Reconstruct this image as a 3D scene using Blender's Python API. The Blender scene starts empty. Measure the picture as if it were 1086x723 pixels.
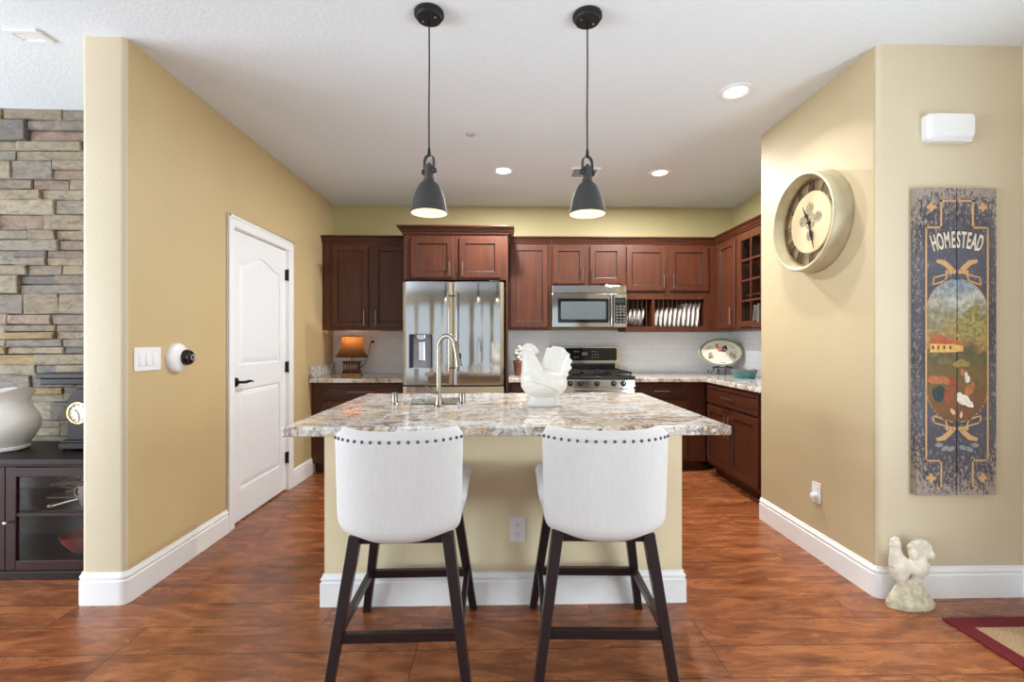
import bpy, bmesh, math, random
from mathutils import Vector, Matrix
R = math.radians
PI = math.pi
random.seed(11)
C = bpy.context.scene.collection
S = bpy.context.scene

# ------------------------------------------------------------------ camera, world, lights, exposure
cam_d = bpy.data.cameras.new('camera'); cam = bpy.data.objects.new('camera', cam_d); C.objects.link(cam)
cam_d.sensor_fit = 'HORIZONTAL'; cam_d.sensor_width = 36.0; cam_d.lens = 36.0*495/1086
cam.location = (0, 0, 1.27); cam.rotation_euler = (R(90), 0, R(-1.3)); cam_d.clip_start = 0.02
S.camera = cam
w = bpy.data.worlds.new('world'); S.world = w; w.use_nodes = True
w.node_tree.nodes['Background'].inputs['Color'].default_value = (0.85, 0.93, 1.0, 1)
w.node_tree.nodes['Background'].inputs['Strength'].default_value = 1.0
S.view_settings.view_transform = 'Standard'; S.view_settings.look = 'None'
S.view_settings.exposure = 0.0; S.view_settings.gamma = 1.0; S.view_settings.use_curve_mapping = False

def area_light(name, loc, rot, sx, sy, power, col):
    d = bpy.data.lights.new(name, 'AREA'); d.shape = 'RECTANGLE'; d.size = sx; d.size_y = sy
    d.energy = power; d.color = col
    o = bpy.data.objects.new(name, d); C.objects.link(o); o.location = loc; o.rotation_euler = rot
    return o
DAY = (0.80, 0.92, 1.0)
TILT, KR, KL, KD, KC = 16, 100, 165, 88, 54      # added window and door lamps are tilted upwards to brighten the ceiling
# lamps in unseen windows, added behind and beside the camera to light the room
REAR = [(-4.6, 1.5), (-2.55, 1.5), (-0.75, 0.9), (0.35, 0.9), (1.75, 1.0)]     # (centre x, width)
for cx, ww in REAR:
    area_light('added_window_light', (cx, -4.66, 1.0), (R(-90-TILT), 0, 0), ww-0.06, 1.6, KR*ww*(.76 if cx < -2 else 1.08), DAY)
for cy in (-2.6, -0.2, 1.7):
    area_light('added_window_light', (-6.16, cy, 1.1), (R(90+TILT), 0, R(-90)), 1.6, 1.5, KL, DAY)
area_light('added_side_door_light', (2.70, 0.3, 1.1), (R(90+TILT), 0, R(90)), 1.5, 1.7, KD, DAY)  # added lamp at an unseen door, brightens the room from the right

# ------------------------------------------------------------------ helpers
class M:
    """collects verts and faces of ONE mesh"""
    def __init__(s): s.v = []; s.f = []; s.groove = None
    def add(s, vs, fs):
        n = len(s.v); s.v += [tuple(p) for p in vs]; s.f += [tuple(i+n for i in f) for f in fs]; return s
    def box(s, x0, x1, y0, y1, z0, z1):
        vs = [(x, y, z) for z in (z0, z1) for y in (y0, y1) for x in (x0, x1)]
        return s.add(vs, [(0,2,3,1), (4,5,7,6), (0,1,5,4), (2,6,7,3), (0,4,6,2), (1,3,7,5)])
    def loft(s, rings, close=True, cap=True):
        n = len(rings[0]); vs = [p for r in rings for p in r]; fs = []
        for i in range(len(rings)-1):
            for j in range(n if close else n-1):
                k = (j+1) % n
                fs.append((i*n+j, i*n+k, (i+1)*n+k, (i+1)*n+j))
        if cap:
            fs.append(tuple(range(n-1, -1, -1))); fs.append(tuple((len(rings)-1)*n+j for j in range(n)))
        return s.add(vs, fs)
    def lathe(s, prof, c=(0,0,0), axis='z', n=32, cap=True, sx=1, sy=1):
        rings = []
        for r, h in prof:
            ring = []
            for j in range(n):
                a = 2*PI*j/n; x, y = r*math.cos(a)*sx, r*math.sin(a)*sy
                p = {'z': (x, y, h), 'y': (x, h, -y), 'x': (h, x, y)}[axis]
                ring.append((c[0]+p[0], c[1]+p[1], c[2]+p[2]))
            rings.append(ring)
        return s.loft(rings, True, cap)
    def tube(s, path, r, n=10, cap=True):
        P = [Vector(p) for p in path]; rs = r if isinstance(r, (list, tuple)) else [r]*len(P)
        rings = []; up = None
        for i, p in enumerate(P):
            t = (P[min(i+1, len(P)-1)]-P[max(i-1, 0)]).normalized()
            if up is None: up = Vector((0,0,1)) if abs(t.z) < .9 else Vector((1,0,0))
            a = t.cross(up)
            if a.length < 1e-4: a = t.orthogonal()
            a.normalize(); b = a.cross(t).normalized(); up = b
            rings.append([tuple(p+a*rs[i]*math.cos(2*PI*j/n)+b*rs[i]*math.sin(2*PI*j/n)) for j in range(n)])
        return s.loft(rings, True, cap)
    def bar(s, p0, p1, w, h, w2=None, h2=None, side=(1,0,0)):
        """square bar from p0 to p1, w along side"""
        p0, p1 = Vector(p0), Vector(p1); t = (p1-p0).normalized()
        a = Vector(side); a = (a-t*a.dot(t)).normalized(); b = t.cross(a)
        w2 = w2 or w; h2 = h2 or h; rings = []
        for p, ww, hh in ((p0, w, h), (p1, w2, h2)):
            rings.append([tuple(p+a*i*ww/2+b*j*hh/2) for i, j in ((-1,-1), (1,-1), (1,1), (-1,1))])
        return s.loft(rings)
    def prism(s, poly, a0, a1, axis='z'):
        f = {'z': lambda p, h: (p[0], p[1], h), 'y': lambda p, h: (p[0], h, p[1]), 'x': lambda p, h: (h, p[0], p[1])}[axis]
        return s.loft([[f(p, a0) for p in poly], [f(p, a1) for p in poly]])
    def ell(s, c, r, n=20, m=12, rot=None):
        rings = []
        for i in range(1, m):
            t = PI*i/m; ring = []
            for j in range(n):
                a = 2*PI*j/n
                p = Vector((r[0]*math.sin(t)*math.cos(a), r[1]*math.sin(t)*math.sin(a), -r[2]*math.cos(t)))
                if rot: p = rot @ p
                ring.append((c[0]+p.x, c[1]+p.y, c[2]+p.z))
            rings.append(ring)
        return s.loft(rings)
    def sweep(s, prof, path, closed=False):
        """profile [(outward offset, z)] along a flat path; outward is the right-hand side of travel"""
        n = len(path); rings = []
        for i in range(n):
            p = Vector(path[i])
            d0 = (p-Vector(path[i-1])).normalized() if (closed or i > 0) else None
            d1 = (Vector(path[(i+1) % n])-p).normalized() if (closed or i < n-1) else None
            if d0 is None: d0 = d1
            if d1 is None: d1 = d0
            n0 = Vector((d0.y, -d0.x)); n1 = Vector((d1.y, -d1.x)); mt = (n0+n1)
            mt = mt/max(mt.dot(n0), .2)
            rings.append([(p.x+mt.x*o, p.y+mt.y*o, z) for o, z in prof])
        if closed: rings.append(rings[0])
        return s.loft(rings, True, not closed)
    def panel(s, x0, x1, z0, z1, y0, t, fr=0.055, bead=0.010, rec=0.009, arch=0):
        """cabinet door facing -Y: slab y0-t..y0 with frame and recessed panel"""
        def rect(i, y): return [(x0+i, y, z0+i), (x1-i, y, z0+i), (x1-i, y, z1-i), (x0+i, y, z1-i)]
        yf = y0-t
        rings = [rect(0, y0), rect(0, yf+.003), rect(.003, yf), rect(fr, yf), rect(fr+.004, yf+rec*.8), rect(fr+bead, yf+rec), ]
        n0 = len(s.f); s.loft(rings); s.groove = (n0+12, n0+20); return s

def obj(name, m, mat, parent=None, bevel=0, smooth=None, loc=None, seg=2, remesh=0, subsurf=0):
    if isinstance(m, M):
        me = bpy.data.meshes.new(name); me.from_pydata(m.v, [], m.f); me.validate(); me.update()
        bm = bmesh.new(); bm.from_mesh(me); bmesh.ops.remove_doubles(bm, verts=bm.verts, dist=1e-6)
        bmesh.ops.recalc_face_normals(bm, faces=bm.faces); bm.to_mesh(me); bm.free()
    else: me = m
    me.materials.append(mat)
    if isinstance(m, M) and m.groove:
        me.materials.append(m_glaze)
        for q in range(*m.groove): me.polygons[q].material_index = 1
    o = bpy.data.objects.new(name, me); C.objects.link(o)
    if parent: o.parent = parent
    if loc: o.location = loc
    if remesh:
        md = o.modifiers.new('r', 'REMESH'); md.mode = 'VOXEL'; md.voxel_size = remesh; md.use_smooth_shade = True
        sm = o.modifiers.new('s', 'SMOOTH'); sm.factor = .5; sm.iterations = 5
    if bevel:
        md = o.modifiers.new('b', 'BEVEL'); md.width = bevel; md.segments = seg; md.limit_method = 'ANGLE'; md.angle_limit = R(40); md.harden_normals = False
    if subsurf:
        md = o.modifiers.new('ss', 'SUBSURF'); md.levels = subsurf; md.render_levels = subsurf
    if smooth is not None:
        for p in me.polygons: p.use_smooth = True
        if smooth < 179: me.set_sharp_from_angle(angle=R(smooth))
    return o
def tag(o, label, cat, group=None):
    o['label'] = label; o['category'] = cat
    if group: o['group'] = group
    return o
def thing(name, label, cat, loc=(0,0,0), rz=0, group=None):
    o = bpy.data.objects.new(name, None); C.objects.link(o); o.location = loc; o.rotation_euler = (0, 0, rz)
    o.empty_display_size = .1
    return tag(o, label, cat, group)
def struct(o): o['kind'] = 'structure'; return o
def copy_tree(o, parent=None):
    c = o.copy(); C.objects.link(c)
    if parent is not None: c.parent = parent
    for ch in list(o.children): copy_tree(ch, c)
    return c
def arc(cx, cy, r, a0, a1, n): return [(cx+r*math.cos(R(a0+(a1-a0)*i/n)), cy+r*math.sin(R(a0+(a1-a0)*i/n))) for i in range(n+1)]
def rrect(x0, x1, y0, y1, r, n=5):
    return arc(x1-r, y0+r, r, -90, 0, n)+arc(x1-r, y1-r, r, 0, 90, n)+arc(x0+r, y1-r, r, 90, 180, n)+arc(x0+r, y0+r, r, 180, 270, n)

# ------------------------------------------------------------------ materials
def sl(r, g, b):
    f = lambda c: (c/255/12.92) if c <= 10 else ((c/255+.055)/1.055)**2.4
    return (f(r), f(g), f(b), 1)
class N:
    def __init__(s, name):
        s.m = bpy.data.materials.new(name); s.m.use_nodes = True; s.t = s.m.node_tree; s.n = s.t.nodes
        s.b = s.n['Principled BSDF']; s.tc = s.n.new('ShaderNodeTexCoord')
    def L(s, a, b): s.t.links.new(a, b)
    def map(s, sc=(1,1,1), rot=(0,0,0), out='Object', loc=(0,0,0)):
        m = s.n.new('ShaderNodeMapping'); m.inputs['Scale'].default_value = sc; m.inputs['Rotation'].default_value = rot; m.inputs['Location'].default_value = loc
        s.L(s.tc.outputs[out], m.inputs[0]); return m.outputs[0]
    def noise(s, vec, scale, detail=3, rough=.5, dist=0):
        t = s.n.new('ShaderNodeTexNoise'); t.inputs['Scale'].default_value = scale; t.inputs['Detail'].default_value = detail
        t.inputs['Roughness'].default_value = rough; t.inputs['Distortion'].default_value = dist
        s.L(vec, t.inputs['Vector']); return t.outputs['Fac']
    def voro(s, vec, scale, feat='F1', out='Distance'):
        t = s.n.new('ShaderNodeTexVoronoi'); t.feature = feat; t.inputs['Scale'].default_value = scale
        s.L(vec, t.inputs['Vector']); return t.outputs[out]
    def ramp(s, fac, stops, interp='LINEAR'):
        r = s.n.new('ShaderNodeValToRGB'); e = r.color_ramp.elements; r.color_ramp.interpolation = interp
        while len(e) < len(stops): e.new(.5)
        for i, (p, c) in enumerate(stops):
            e[i].position = p; e[i].color = c if len(c) == 4 else (*c, 1)
        s.L(fac, r.inputs[0]); return r.outputs[0]
    def mix(s, fac, a, b, mode='MIX'):
        m = s.n.new('ShaderNodeMix'); m.data_type = 'RGBA'; m.blend_type = mode
        for i, v in ((0, fac), (6, a), (7, b)):
            if hasattr(v, 'is_linked') or isinstance(v, bpy.types.NodeSocket): s.L(v, m.inputs[i])
            else: m.inputs[i].default_value = v
        return m.outputs[2]
    def math(s, op, a, b=0):
        m = s.n.new('ShaderNodeMath'); m.operation = op
        for i, v in ((0, a), (1, b)):
            if isinstance(v, bpy.types.NodeSocket): s.L(v, m.inputs[i])
            else: m.inputs[i].default_value = v
        return m.outputs[0]
    def bump(s, h, strength=.1, dist=.01):
        b = s.n.new('ShaderNodeBump'); b.inputs['Strength'].default_value = strength; b.inputs['Distance'].default_value = dist
        s.L(h, b.inputs['Height']); s.L(b.outputs[0], s.b.inputs['Normal'])
    def set(s, col=None, rough=None, metal=None, **k):
        if col is not None:
            if isinstance(col, bpy.types.NodeSocket): s.L(col, s.b.inputs['Base Color'])
            else: s.b.inputs['Base Color'].default_value = col
        if rough is not None:
            if isinstance(rough, bpy.types.NodeSocket): s.L(rough, s.b.inputs['Roughness'])
            else: s.b.inputs['Roughness'].default_value = rough
        if metal is not None: s.b.inputs['Metallic'].default_value = metal
        for kk, v in k.items(): s.b.inputs[kk.replace('_', ' ')].default_value = v
        return s
def plain(name, col, rough=.5, metal=0, var=.06, nscale=30, bump=0, **k):
    a = N(name); f = a.noise(a.map(), nscale, 3)
    lo = tuple(c*(1-var) for c in col[:3])+(1,); hi = tuple(min(1, c*(1+var)) for c in col[:3])+(1,)
    a.set(a.ramp(f, [(.3, lo), (.7, hi)]), rough, metal, **k)
    if bump: a.bump(f, bump, .004)
    return a.m
def emit(name, col, st):
    a = N(name); a.set(col, .5); a.b.inputs['Emission Color'].default_value = col; a.b.inputs['Emission Strength'].default_value = st
    return a.m
def paint(name, col, bump=.25):
    a = N(name); f = a.noise(a.map(), 75, 3, .6); g = a.noise(a.map(), 2.0, 2)
    c2 = tuple(c*.95 for c in col[:3])+(1,)
    a.set(a.ramp(g, [(.3, c2), (.7, col)]), .55); a.bump(f, bump, .004); return a.m
def wood(name, dark, light, rough=.3, axis='z', coat=.2):
    a = N(name); sc = {'z': (14, 14, 1.2), 'x': (1.2, 14, 14)}[axis]
    f = a.noise(a.map(sc), 2.2, 5, .6, .8); g = a.noise(a.map(), 3.0, 2)
    c = a.ramp(f, [(.25, dark), (.75, light)]); c = a.mix(a.math('MULTIPLY', g, .45), c, dark)
    a.set(c, rough); a.b.inputs['Coat Weight'].default_value = coat; a.b.inputs['Coat Roughness'].default_value = .15
    a.bump(f, .04, .002); return a.m

m_paint_gold = paint('golden tan wall paint', sl(200, 177, 132))
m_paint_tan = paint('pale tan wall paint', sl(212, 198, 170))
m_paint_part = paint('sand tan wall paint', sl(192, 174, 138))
m_paint_far_lit = paint('wall paint yellowed for far light', sl(190, 177, 130))  # kitchen wall paint yellowed; light on the far walls is put into the colour
m_paint_island_lift = paint('tan paint lightened for dim island', sl(230, 214, 178))  # tan paint lightened: brightness the dim island lacks is put into its colour
def mk_ceiling():
    a = N('knockdown ceiling paint'); f = a.noise(a.map(), 60, 4, .6, .5)
    a.set(sl(227, 235, 243), .8); a.bump(a.ramp(f, [(.42, (0,0,0)), (.6, (1,1,1))]), .16, .005); return a.m
m_ceiling = mk_ceiling()
m_trim = plain('white semi gloss trim paint', sl(240, 240, 240), .35, var=.01)
m_door = plain('white door paint', sl(236, 238, 240), .4, var=.012)
def mk_floor():
    a = N('hand scraped cherry plank floor'); v = a.map()
    b = a.n.new('ShaderNodeTexBrick'); b.offset = .37; b.offset_frequency = 3; b.squash = 1
    b.inputs['Scale'].default_value = 1; b.inputs['Brick Width'].default_value = 1.22; b.inputs['Row Height'].default_value = .184
    b.inputs['Mortar Size'].default_value = .0022; b.inputs['Mortar Smooth'].default_value = .3; b.inputs['Bias'].default_value = 0
    b.inputs['Color1'].default_value = (0,0,0,1); b.inputs['Color2'].default_value = (1,1,1,1); b.inputs['Mortar'].default_value = (.5,.5,.5,1)
    a.L(a.map(loc=(.35, .1, 0)), b.inputs['Vector'])
    # every plank shifts its own grain
    off = a.n.new('ShaderNodeVectorMath'); off.operation = 'MULTIPLY_ADD'
    a.L(b.outputs['Color'], off.inputs[0]); off.inputs[1].default_value = (7.3, 3.1, 2.2); a.L(a.map((1.5, 5.5, 1)), off.inputs[2])
    f = a.noise(off.outputs[0], 1.5, 9, .66, 1.6)
    g = a.noise(a.map((1.3, 5, 1)), 2.6, 4, .6, 1.5); fib = a.noise(a.map((4, 60, 1)), 2, 6, .7, .8)
    c = a.ramp(f, [(.25, sl(82, 42, 23)), (.42, sl(138, 78, 43)), (.55, sl(170, 102, 60)), (.7, sl(190, 121, 74)), (.85, sl(198, 132, 86))])
    c = a.mix(a.math('MULTIPLY', b.outputs['Color'], .3), c, sl(112, 58, 34))
    c = a.mix(a.ramp(g, [(.52, (0,0,0)), (.72, (.62,)*3)]), c, sl(84, 42, 24))
    c = a.mix(a.ramp(fib, [(.36, (.6,)*3), (.58, (0,0,0))]), c, sl(82, 42, 22))
    c = a.mix(b.outputs['Fac'], c, sl(62, 30, 18))
    a.set(c, a.ramp(f, [(.2, (.24,)*3), (.8, (.3,)*3)]))
    h = a.math('SUBTRACT', a.math('MULTIPLY', a.noise(a.map((1, 5, 1)), 5, 2), .3), b.outputs['Fac']); a.bump(h, .15, .002); return a.m
m_floor = mk_floor()
def mk_granite():
    a = N('cream brown flecked granite'); v = a.map()
    big = a.noise(a.map((1, 1.6, 1)), 4.2, 5, .62, 1.2); mid = a.noise(v, 22, 4, .65, .6); fine = a.noise(v, 75, 3, .6)
    c = a.ramp(fine, [(.3, sl(182, 181, 180)), (.5, sl(222, 219, 213)), (.7, sl(243, 241, 236))])
    c = a.mix(a.ramp(big, [(.46, (0,0,0)), (.6, (.75,)*3)]), c, sl(196, 166, 126))
    c = a.mix(a.ramp(mid, [(.54, (0,0,0)), (.63, (.7,)*3)]), c, sl(136, 126, 116))
    dk = a.noise(v, 48, 6, .72, .8)
    c = a.mix(a.ramp(dk, [(.575, (0,0,0)), (.63, (.95,)*3)]), c, sl(62, 58, 60))
    vein = a.ramp(a.noise(a.map((1, 2.4, 1), loc=(3,1,0)), 3.2, 8, .72, 1.8), [(.54, (0,0,0)), (.60, (.85,)*3), (.66, (0,0,0))])
    c = a.mix(vein, c, sl(92, 72, 52))
    a.set(c, .06); a.b.inputs['Specular IOR Level'].default_value = .6; return a.m
m_granite = mk_granite()
m_cherry = wood('cherry stained wood', sl(60, 27, 13), sl(98, 50, 25), .42, 'z', .0)
m_cherry_h = wood('cherry stained wood level grain', sl(56, 25, 13), sl(92, 45, 24), .4, 'x', .04)
m_espresso = wood('espresso stained wood', sl(22, 14, 18), sl(38, 25, 29), .35)
m_dark_furn = wood('dark walnut furniture wood', sl(24, 11, 12), sl(42, 21, 20), .45, 'x', 0)
m_dark_furn.node_tree.nodes['Principled BSDF'].inputs['Specular IOR Level'].default_value = .22
m_glaze = plain('dark glaze in the door grooves', sl(34, 16, 12), .45)
def mk_steel(name, base, rough, axis='x'):
    a = N(name); f = a.noise(a.map((1.5, 60, 220) if axis == 'x' else (220, 60, 1.5)), 2, 3)
    a.set(base, a.ramp(f, [(.3, (rough*.8,)*3), (.7, (rough*1.25,)*3)]), 1.0); a.bump(f, .015, .001); return a.m
m_steel = mk_steel('brushed stainless steel', sl(196, 197, 198), .075)
m_nickel = mk_steel('brushed nickel', sl(146, 138, 128), .3)
m_chrome = plain('polished chrome', sl(220, 220, 222), .08, 1, var=.01)
m_black = plain('black enamel', sl(20, 20, 22), .25)
m_black_matte = plain('matte black metal', sl(34, 34, 37), .5, .3)
m_bronze = plain('oil rubbed bronze', sl(32, 28, 27), .35, .6)
m_glass_black = plain('black glass', sl(14, 15, 17), .05)
m_grey_plastic = plain('grey plastic', sl(176, 181, 190), .35)
m_white_plastic = plain('white plastic', sl(236, 236, 238), .35, var=.01)
m_slot = plain('dark socket slot', sl(60, 58, 56), .6)
m_ceramic = plain('white glazed ceramic', sl(214, 210, 203), .28, var=.03, nscale=60, bump=.35)
m_white_glaze = plain('bright white glaze', sl(244, 244, 246), .15, var=.01)
m_china = plain('white china', sl(226, 224, 218), .2, var=.02)
m_plaster = plain('weathered white plaster', sl(222, 214, 198), .8, var=.14, nscale=26, bump=.3)
m_moss = plain('weathered mossy plaster', sl(196, 186, 160), .85, var=.25, nscale=40, bump=.4)
def mk_fabric():
    a = N('cream linen upholstery'); f = a.noise(a.map((90, 90, 5)), 3, 3, .6); g = a.noise(a.map((400, 400, 400)), 3, 2)
    a.set(a.ramp(f, [(.3, sl(198, 195, 193)), (.7, sl(208, 205, 203))]), .9); a.b.inputs['Sheen Weight'].default_value = .15
    a.bump(g, .15, .001); return a.m
m_fabric = mk_fabric()
m_stud = plain('antique pewter nailhead', sl(96, 92, 90), .3, .9)
m_charcoal = plain('charcoal powder coat', sl(54, 53, 52), .6, 0)
m_shade_in = plain('white enamel shade lining', sl(220, 208, 176), .55)
m_bulb = emit('warm bulb', (1.0, .86, .62, 1), 2.2)
m_can = emit('recessed lamp lens', (1.0, .95, .86, 1), 7)
def mk_tile():
    a = N('glossy white subway tile'); v = a.n.new('ShaderNodeCombineXYZ'); s = a.n.new('ShaderNodeSeparateXYZ'); a.L(a.tc.outputs['Object'], s.inputs[0])
    a.L(a.math('ADD', s.outputs[0], s.outputs[1]), v.inputs[0]); a.L(s.outputs[2], v.inputs[1])
    b = a.n.new('ShaderNodeTexBrick'); b.inputs['Scale'].default_value = 1; b.inputs['Brick Width'].default_value = .15; b.inputs['Row Height'].default_value = .062
    b.inputs['Mortar Size'].default_value = .0016; b.inputs['Color1'].default_value = sl(238, 243, 249); b.inputs['Color2'].default_value = sl(243, 247, 252); b.inputs['Mortar'].default_value = sl(224, 228, 232)
    a.L(v.outputs[0], b.inputs['Vector']); a.set(b.outputs['Color'], .1)
    wv = a.noise(a.map(), 14, 2); a.bump(a.math('SUBTRACT', a.math('MULTIPLY', wv, 1.2), b.outputs['Fac']), .35, .003); return a.m
m_tile = mk_tile()
def mk_stone():
    a = N('stacked ledge stone'); at = a.n.new('ShaderNodeAttribute'); at.attribute_name = 'tint'
    f = a.noise(a.map((1, 1, 2)), 14, 5, .65, .5); g = a.noise(a.map((1, 1, 3)), 6, 4, .6)
    c = a.mix(a.math('MULTIPLY', g, .5), at.outputs['Color'], sl(146, 132, 114)); c = a.mix(a.ramp(f, [(.32, (.6,)*3), (.55, (0,0,0))]), c, sl(86, 78, 70)); f = a.noise(a.map((1, 1, 1.6)), 22, 7, .72, .6)
    a.set(c, .85); a.bump(f, .9, .02); return a.m
m_stone = mk_stone()
m_mortar = plain('dark recess mortar', sl(92, 84, 76), .9)
def mk_glass():
    a = N('clear cabinet glass'); tr = a.n.new('ShaderNodeBsdfTransparent'); gl = a.n.new('ShaderNodeBsdfGlossy'); gl.inputs['Roughness'].default_value = .02
    lw = a.n.new('ShaderNodeLayerWeight'); lw.inputs['Blend'].default_value = .5; mx = a.n.new('ShaderNodeMixShader')
    fr = a.math('ADD', a.math('MULTIPLY', a.math('POWER', lw.outputs['Facing'], 5), .5), .02)
    tr.inputs[0].default_value = (.94, .95, .95, 1)
    a.L(fr, mx.inputs[0]); a.L(tr.outputs[0], mx.inputs[1]); a.L(gl.outputs[0], mx.inputs[2])
    a.L(mx.outputs[0], a.n['Material Output'].inputs['Surface']); return a.m
m_glass = mk_glass()

# ------------------------------------------------------------------ the setting
CH = 2.74
XL, YB, XR = -1.82, 5.10, 2.56            # kitchen left wall face, back wall face, right wall face
XP, YP, YPE = 1.86, 2.27, 3.30            # partition on the right: left face, front face, far end
YN = 2.30                                 # near end of the left wall
struct(obj('floor', M().box(-6.1, 2.75, -4.6, 5.25, -.06, 0), m_floor))
struct(obj('ceiling', M().box(-6.1, 2.75, -4.6, 5.25, CH, CH+.06), m_ceiling))
struct(obj('wall_back', M().box(-2.02, 2.56, YB, 5.22, 0, CH), m_paint_far_lit))
# left wall with the pantry door opening
DY0, DY1, DZ = 3.205, 4.025, 2.05
mw = M(); r = .025
near = arc(-2.03+r, YN+r, r, 180, 270, 6)+arc(XL-r, YN+r, r, 270, 360, 6)
mw.prism(near+[(XL, DY0), (-2.03, DY0)], 0, CH)
mw.box(-2.03, XL, DY1, YB, 0, CH); mw.box(-2.03, XL, DY0, DY1, DZ, CH)
# the end of the wall is painted like the front rooms
wl = struct(obj('wall_left', mw, m_paint_gold, smooth=30)); wl.data.materials.append(m_paint_tan)
for p in wl.data.polygons:
    if p.normal.y < -.35 or (p.normal.x < -.5): p.material_index = 1
mw = M(); r = .03
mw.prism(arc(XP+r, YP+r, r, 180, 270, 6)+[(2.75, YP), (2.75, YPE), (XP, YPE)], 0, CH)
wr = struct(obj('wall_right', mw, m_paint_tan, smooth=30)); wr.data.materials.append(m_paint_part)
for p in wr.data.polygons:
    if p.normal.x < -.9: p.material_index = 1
struct(obj('wall_right_rear', M().box(2.56, 2.75, YPE, 5.22, 0, CH), m_paint_far_lit))
struct(obj('wall_right_front', M().box(2.60, 2.75, 1.1, YP, 0, CH).box(2.60, 2.75, -4.6, -.5, 0, CH).box(2.60, 2.75, -.5, 1.1, 2.15, CH).box(2.60, 2.75, -.5, 1.1, 0, .06), m_paint_tan))
struct(obj('wall_left_far', M().box(-6.25, -6.1, -4.6, 3.2, 0, .45).box(-6.25, -6.1, -4.6, 3.2, 2.3, CH).box(-6.25, -6.1, -4.6, -3.5, .45, 2.3)
    .box(-6.25, -6.1, -1.7, -1.1, .45, 2.3).box(-6.25, -6.1, .7, .85, .45, 2.3).box(-6.25, -6.1, 2.55, 3.2, .45, 2.3), m_paint_tan))
mw = M().box(-6.25, 2.75, -4.75, -4.6, 2.3, CH).box(-6.25, 2.75, -4.75, -4.6, 0, .2); xs = -6.25
for cx, ww in REAR:
    mw.box(xs, cx-ww/2, -4.75, -4.6, .2, 2.3); xs = cx+ww/2
mw.box(xs, 2.75, -4.75, -4.6, .2, 2.3)
struct(obj('wall_rear', mw, paint('deep taupe paint for reflections', sl(128, 112, 92))))  # unseen wall darkened so the refrigerator steel reflects dark bands

# stacked stone wall of the living room
def stone_wall():
    x0, x1, yf = -6.0, -2.035, 3.05
    st = M(); cols = []
    pal = [sl(198,178,148), sl(206,190,162), sl(186,168,144), sl(168,158,146), sl(138,132,130), sl(190,160,142), sl(204,168,110), sl(176,156,140), sl(202,184,156), sl(192,172,144), sl(182,170,154)]
    pal = [tuple(q*.66 for q in c_[:3])+(1,) for c_ in pal]
    z = 0
    while z < CH-.005:
        h = random.choice([.065, .08, .095, .115, .13]); h = min(h, CH-z)
        x = x0-random.random()*.2
        while x < x1:
            L = random.uniform(.13, .42); xe = min(x+L, x1)
            two = h > .085 and random.random() < .35
            for (za, zb) in ([(z, z+h*.5), (z+h*.5, z+h)] if two else [(z, z+h)]):
                d = random.uniform(.012, .042); g = .0015; n0 = len(st.f)
                c = random.choice(pal); k = random.uniform(.85, 1.08); c = tuple(min(1, q*k) for q in c[:3])+(1,)
                a, b, p, q = x+g, xe-g, za+g, zb-g; j = lambda: random.uniform(-.004, .004); i = .006
                rings = [[(a, yf+.01, p), (b, yf+.01, p), (b, yf+.01, q), (a, yf+.01, q)],
                         [(a+j(), yf-d+.006, p+j()), (b+j(), yf-d+.006, p+j()), (b+j(), yf-d+.006, q+j()), (a+j(), yf-d+.006, q+j())],
                         [(a+i, yf-d+j(), p+i), (b-i, yf-d+j(), p+i), (b-i, yf-d+j(), q-i), (a+i, yf-d+j(), q-i)]]
                st.loft(rings, True, False); nn = len(st.v); st.f.append((nn-4, nn-3, nn-2, nn-1))
                cols += [c]*(len(st.f)-n0)
            x = xe
        z += h
    me = bpy.data.meshes.new('stone'); me.from_pydata(st.v, [], st.f); me.update()
    ca = me.color_attributes.new('tint', 'FLOAT_COLOR', 'CORNER')
    for p, c in zip(me.polygons, cols):
        for li in p.loop_indices: ca.data[li].color = c
    w_ = struct(obj('wall_stone', M().box(-6.1, -2.035, 3.06, 3.2, 0, CH), m_mortar))
    o = obj('stone_cladding', me, m_stone, w_, bevel=0)
stone_wall()

# baseboards
BB = [(.0005, 0), (.016, 0), (.016, .112), (.011, .1165), (.011, .124), (.0145, .128), (.0145, .133), (.007, .143), (.005, .152), (.0005, .153)]
def path_round(pts, r=.025):
    out = []
    for i, p in enumerate(pts):
        if i in (0, len(pts)-1): out.append(p); continue
        p0, p1, p2 = Vector(pts[i-1]), Vector(p), Vector(pts[i+1]); a = (p0-p1).normalized(); b = (p2-p1).normalized()
        for t in range(6):
            t /= 5; q = (p1+a*r)*(1-t)**2+p1*2*t*(1-t)+(p1+b*r)*t*t; out.append((q.x, q.y))
    return out
struct(obj('baseboard_left', M().sweep(BB, path_round([(-2.03, 2.46), (-2.03, YN), (XL, YN), (XL, DY0-.072)])), m_trim, smooth=25))
struct(obj('baseboard_left_rear', M().sweep(BB, [(XL, DY1+.072), (XL, 4.57)]), m_trim, smooth=25))
struct(obj('baseboard_right', M().sweep(BB, path_round([(XP, YPE), (XP, YP), (2.2, YP), (2.60, YP), (2.60, 0)][0:3], .03)+[(2.6, YP), (2.6, 1.1)]), m_trim, smooth=25))

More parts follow.
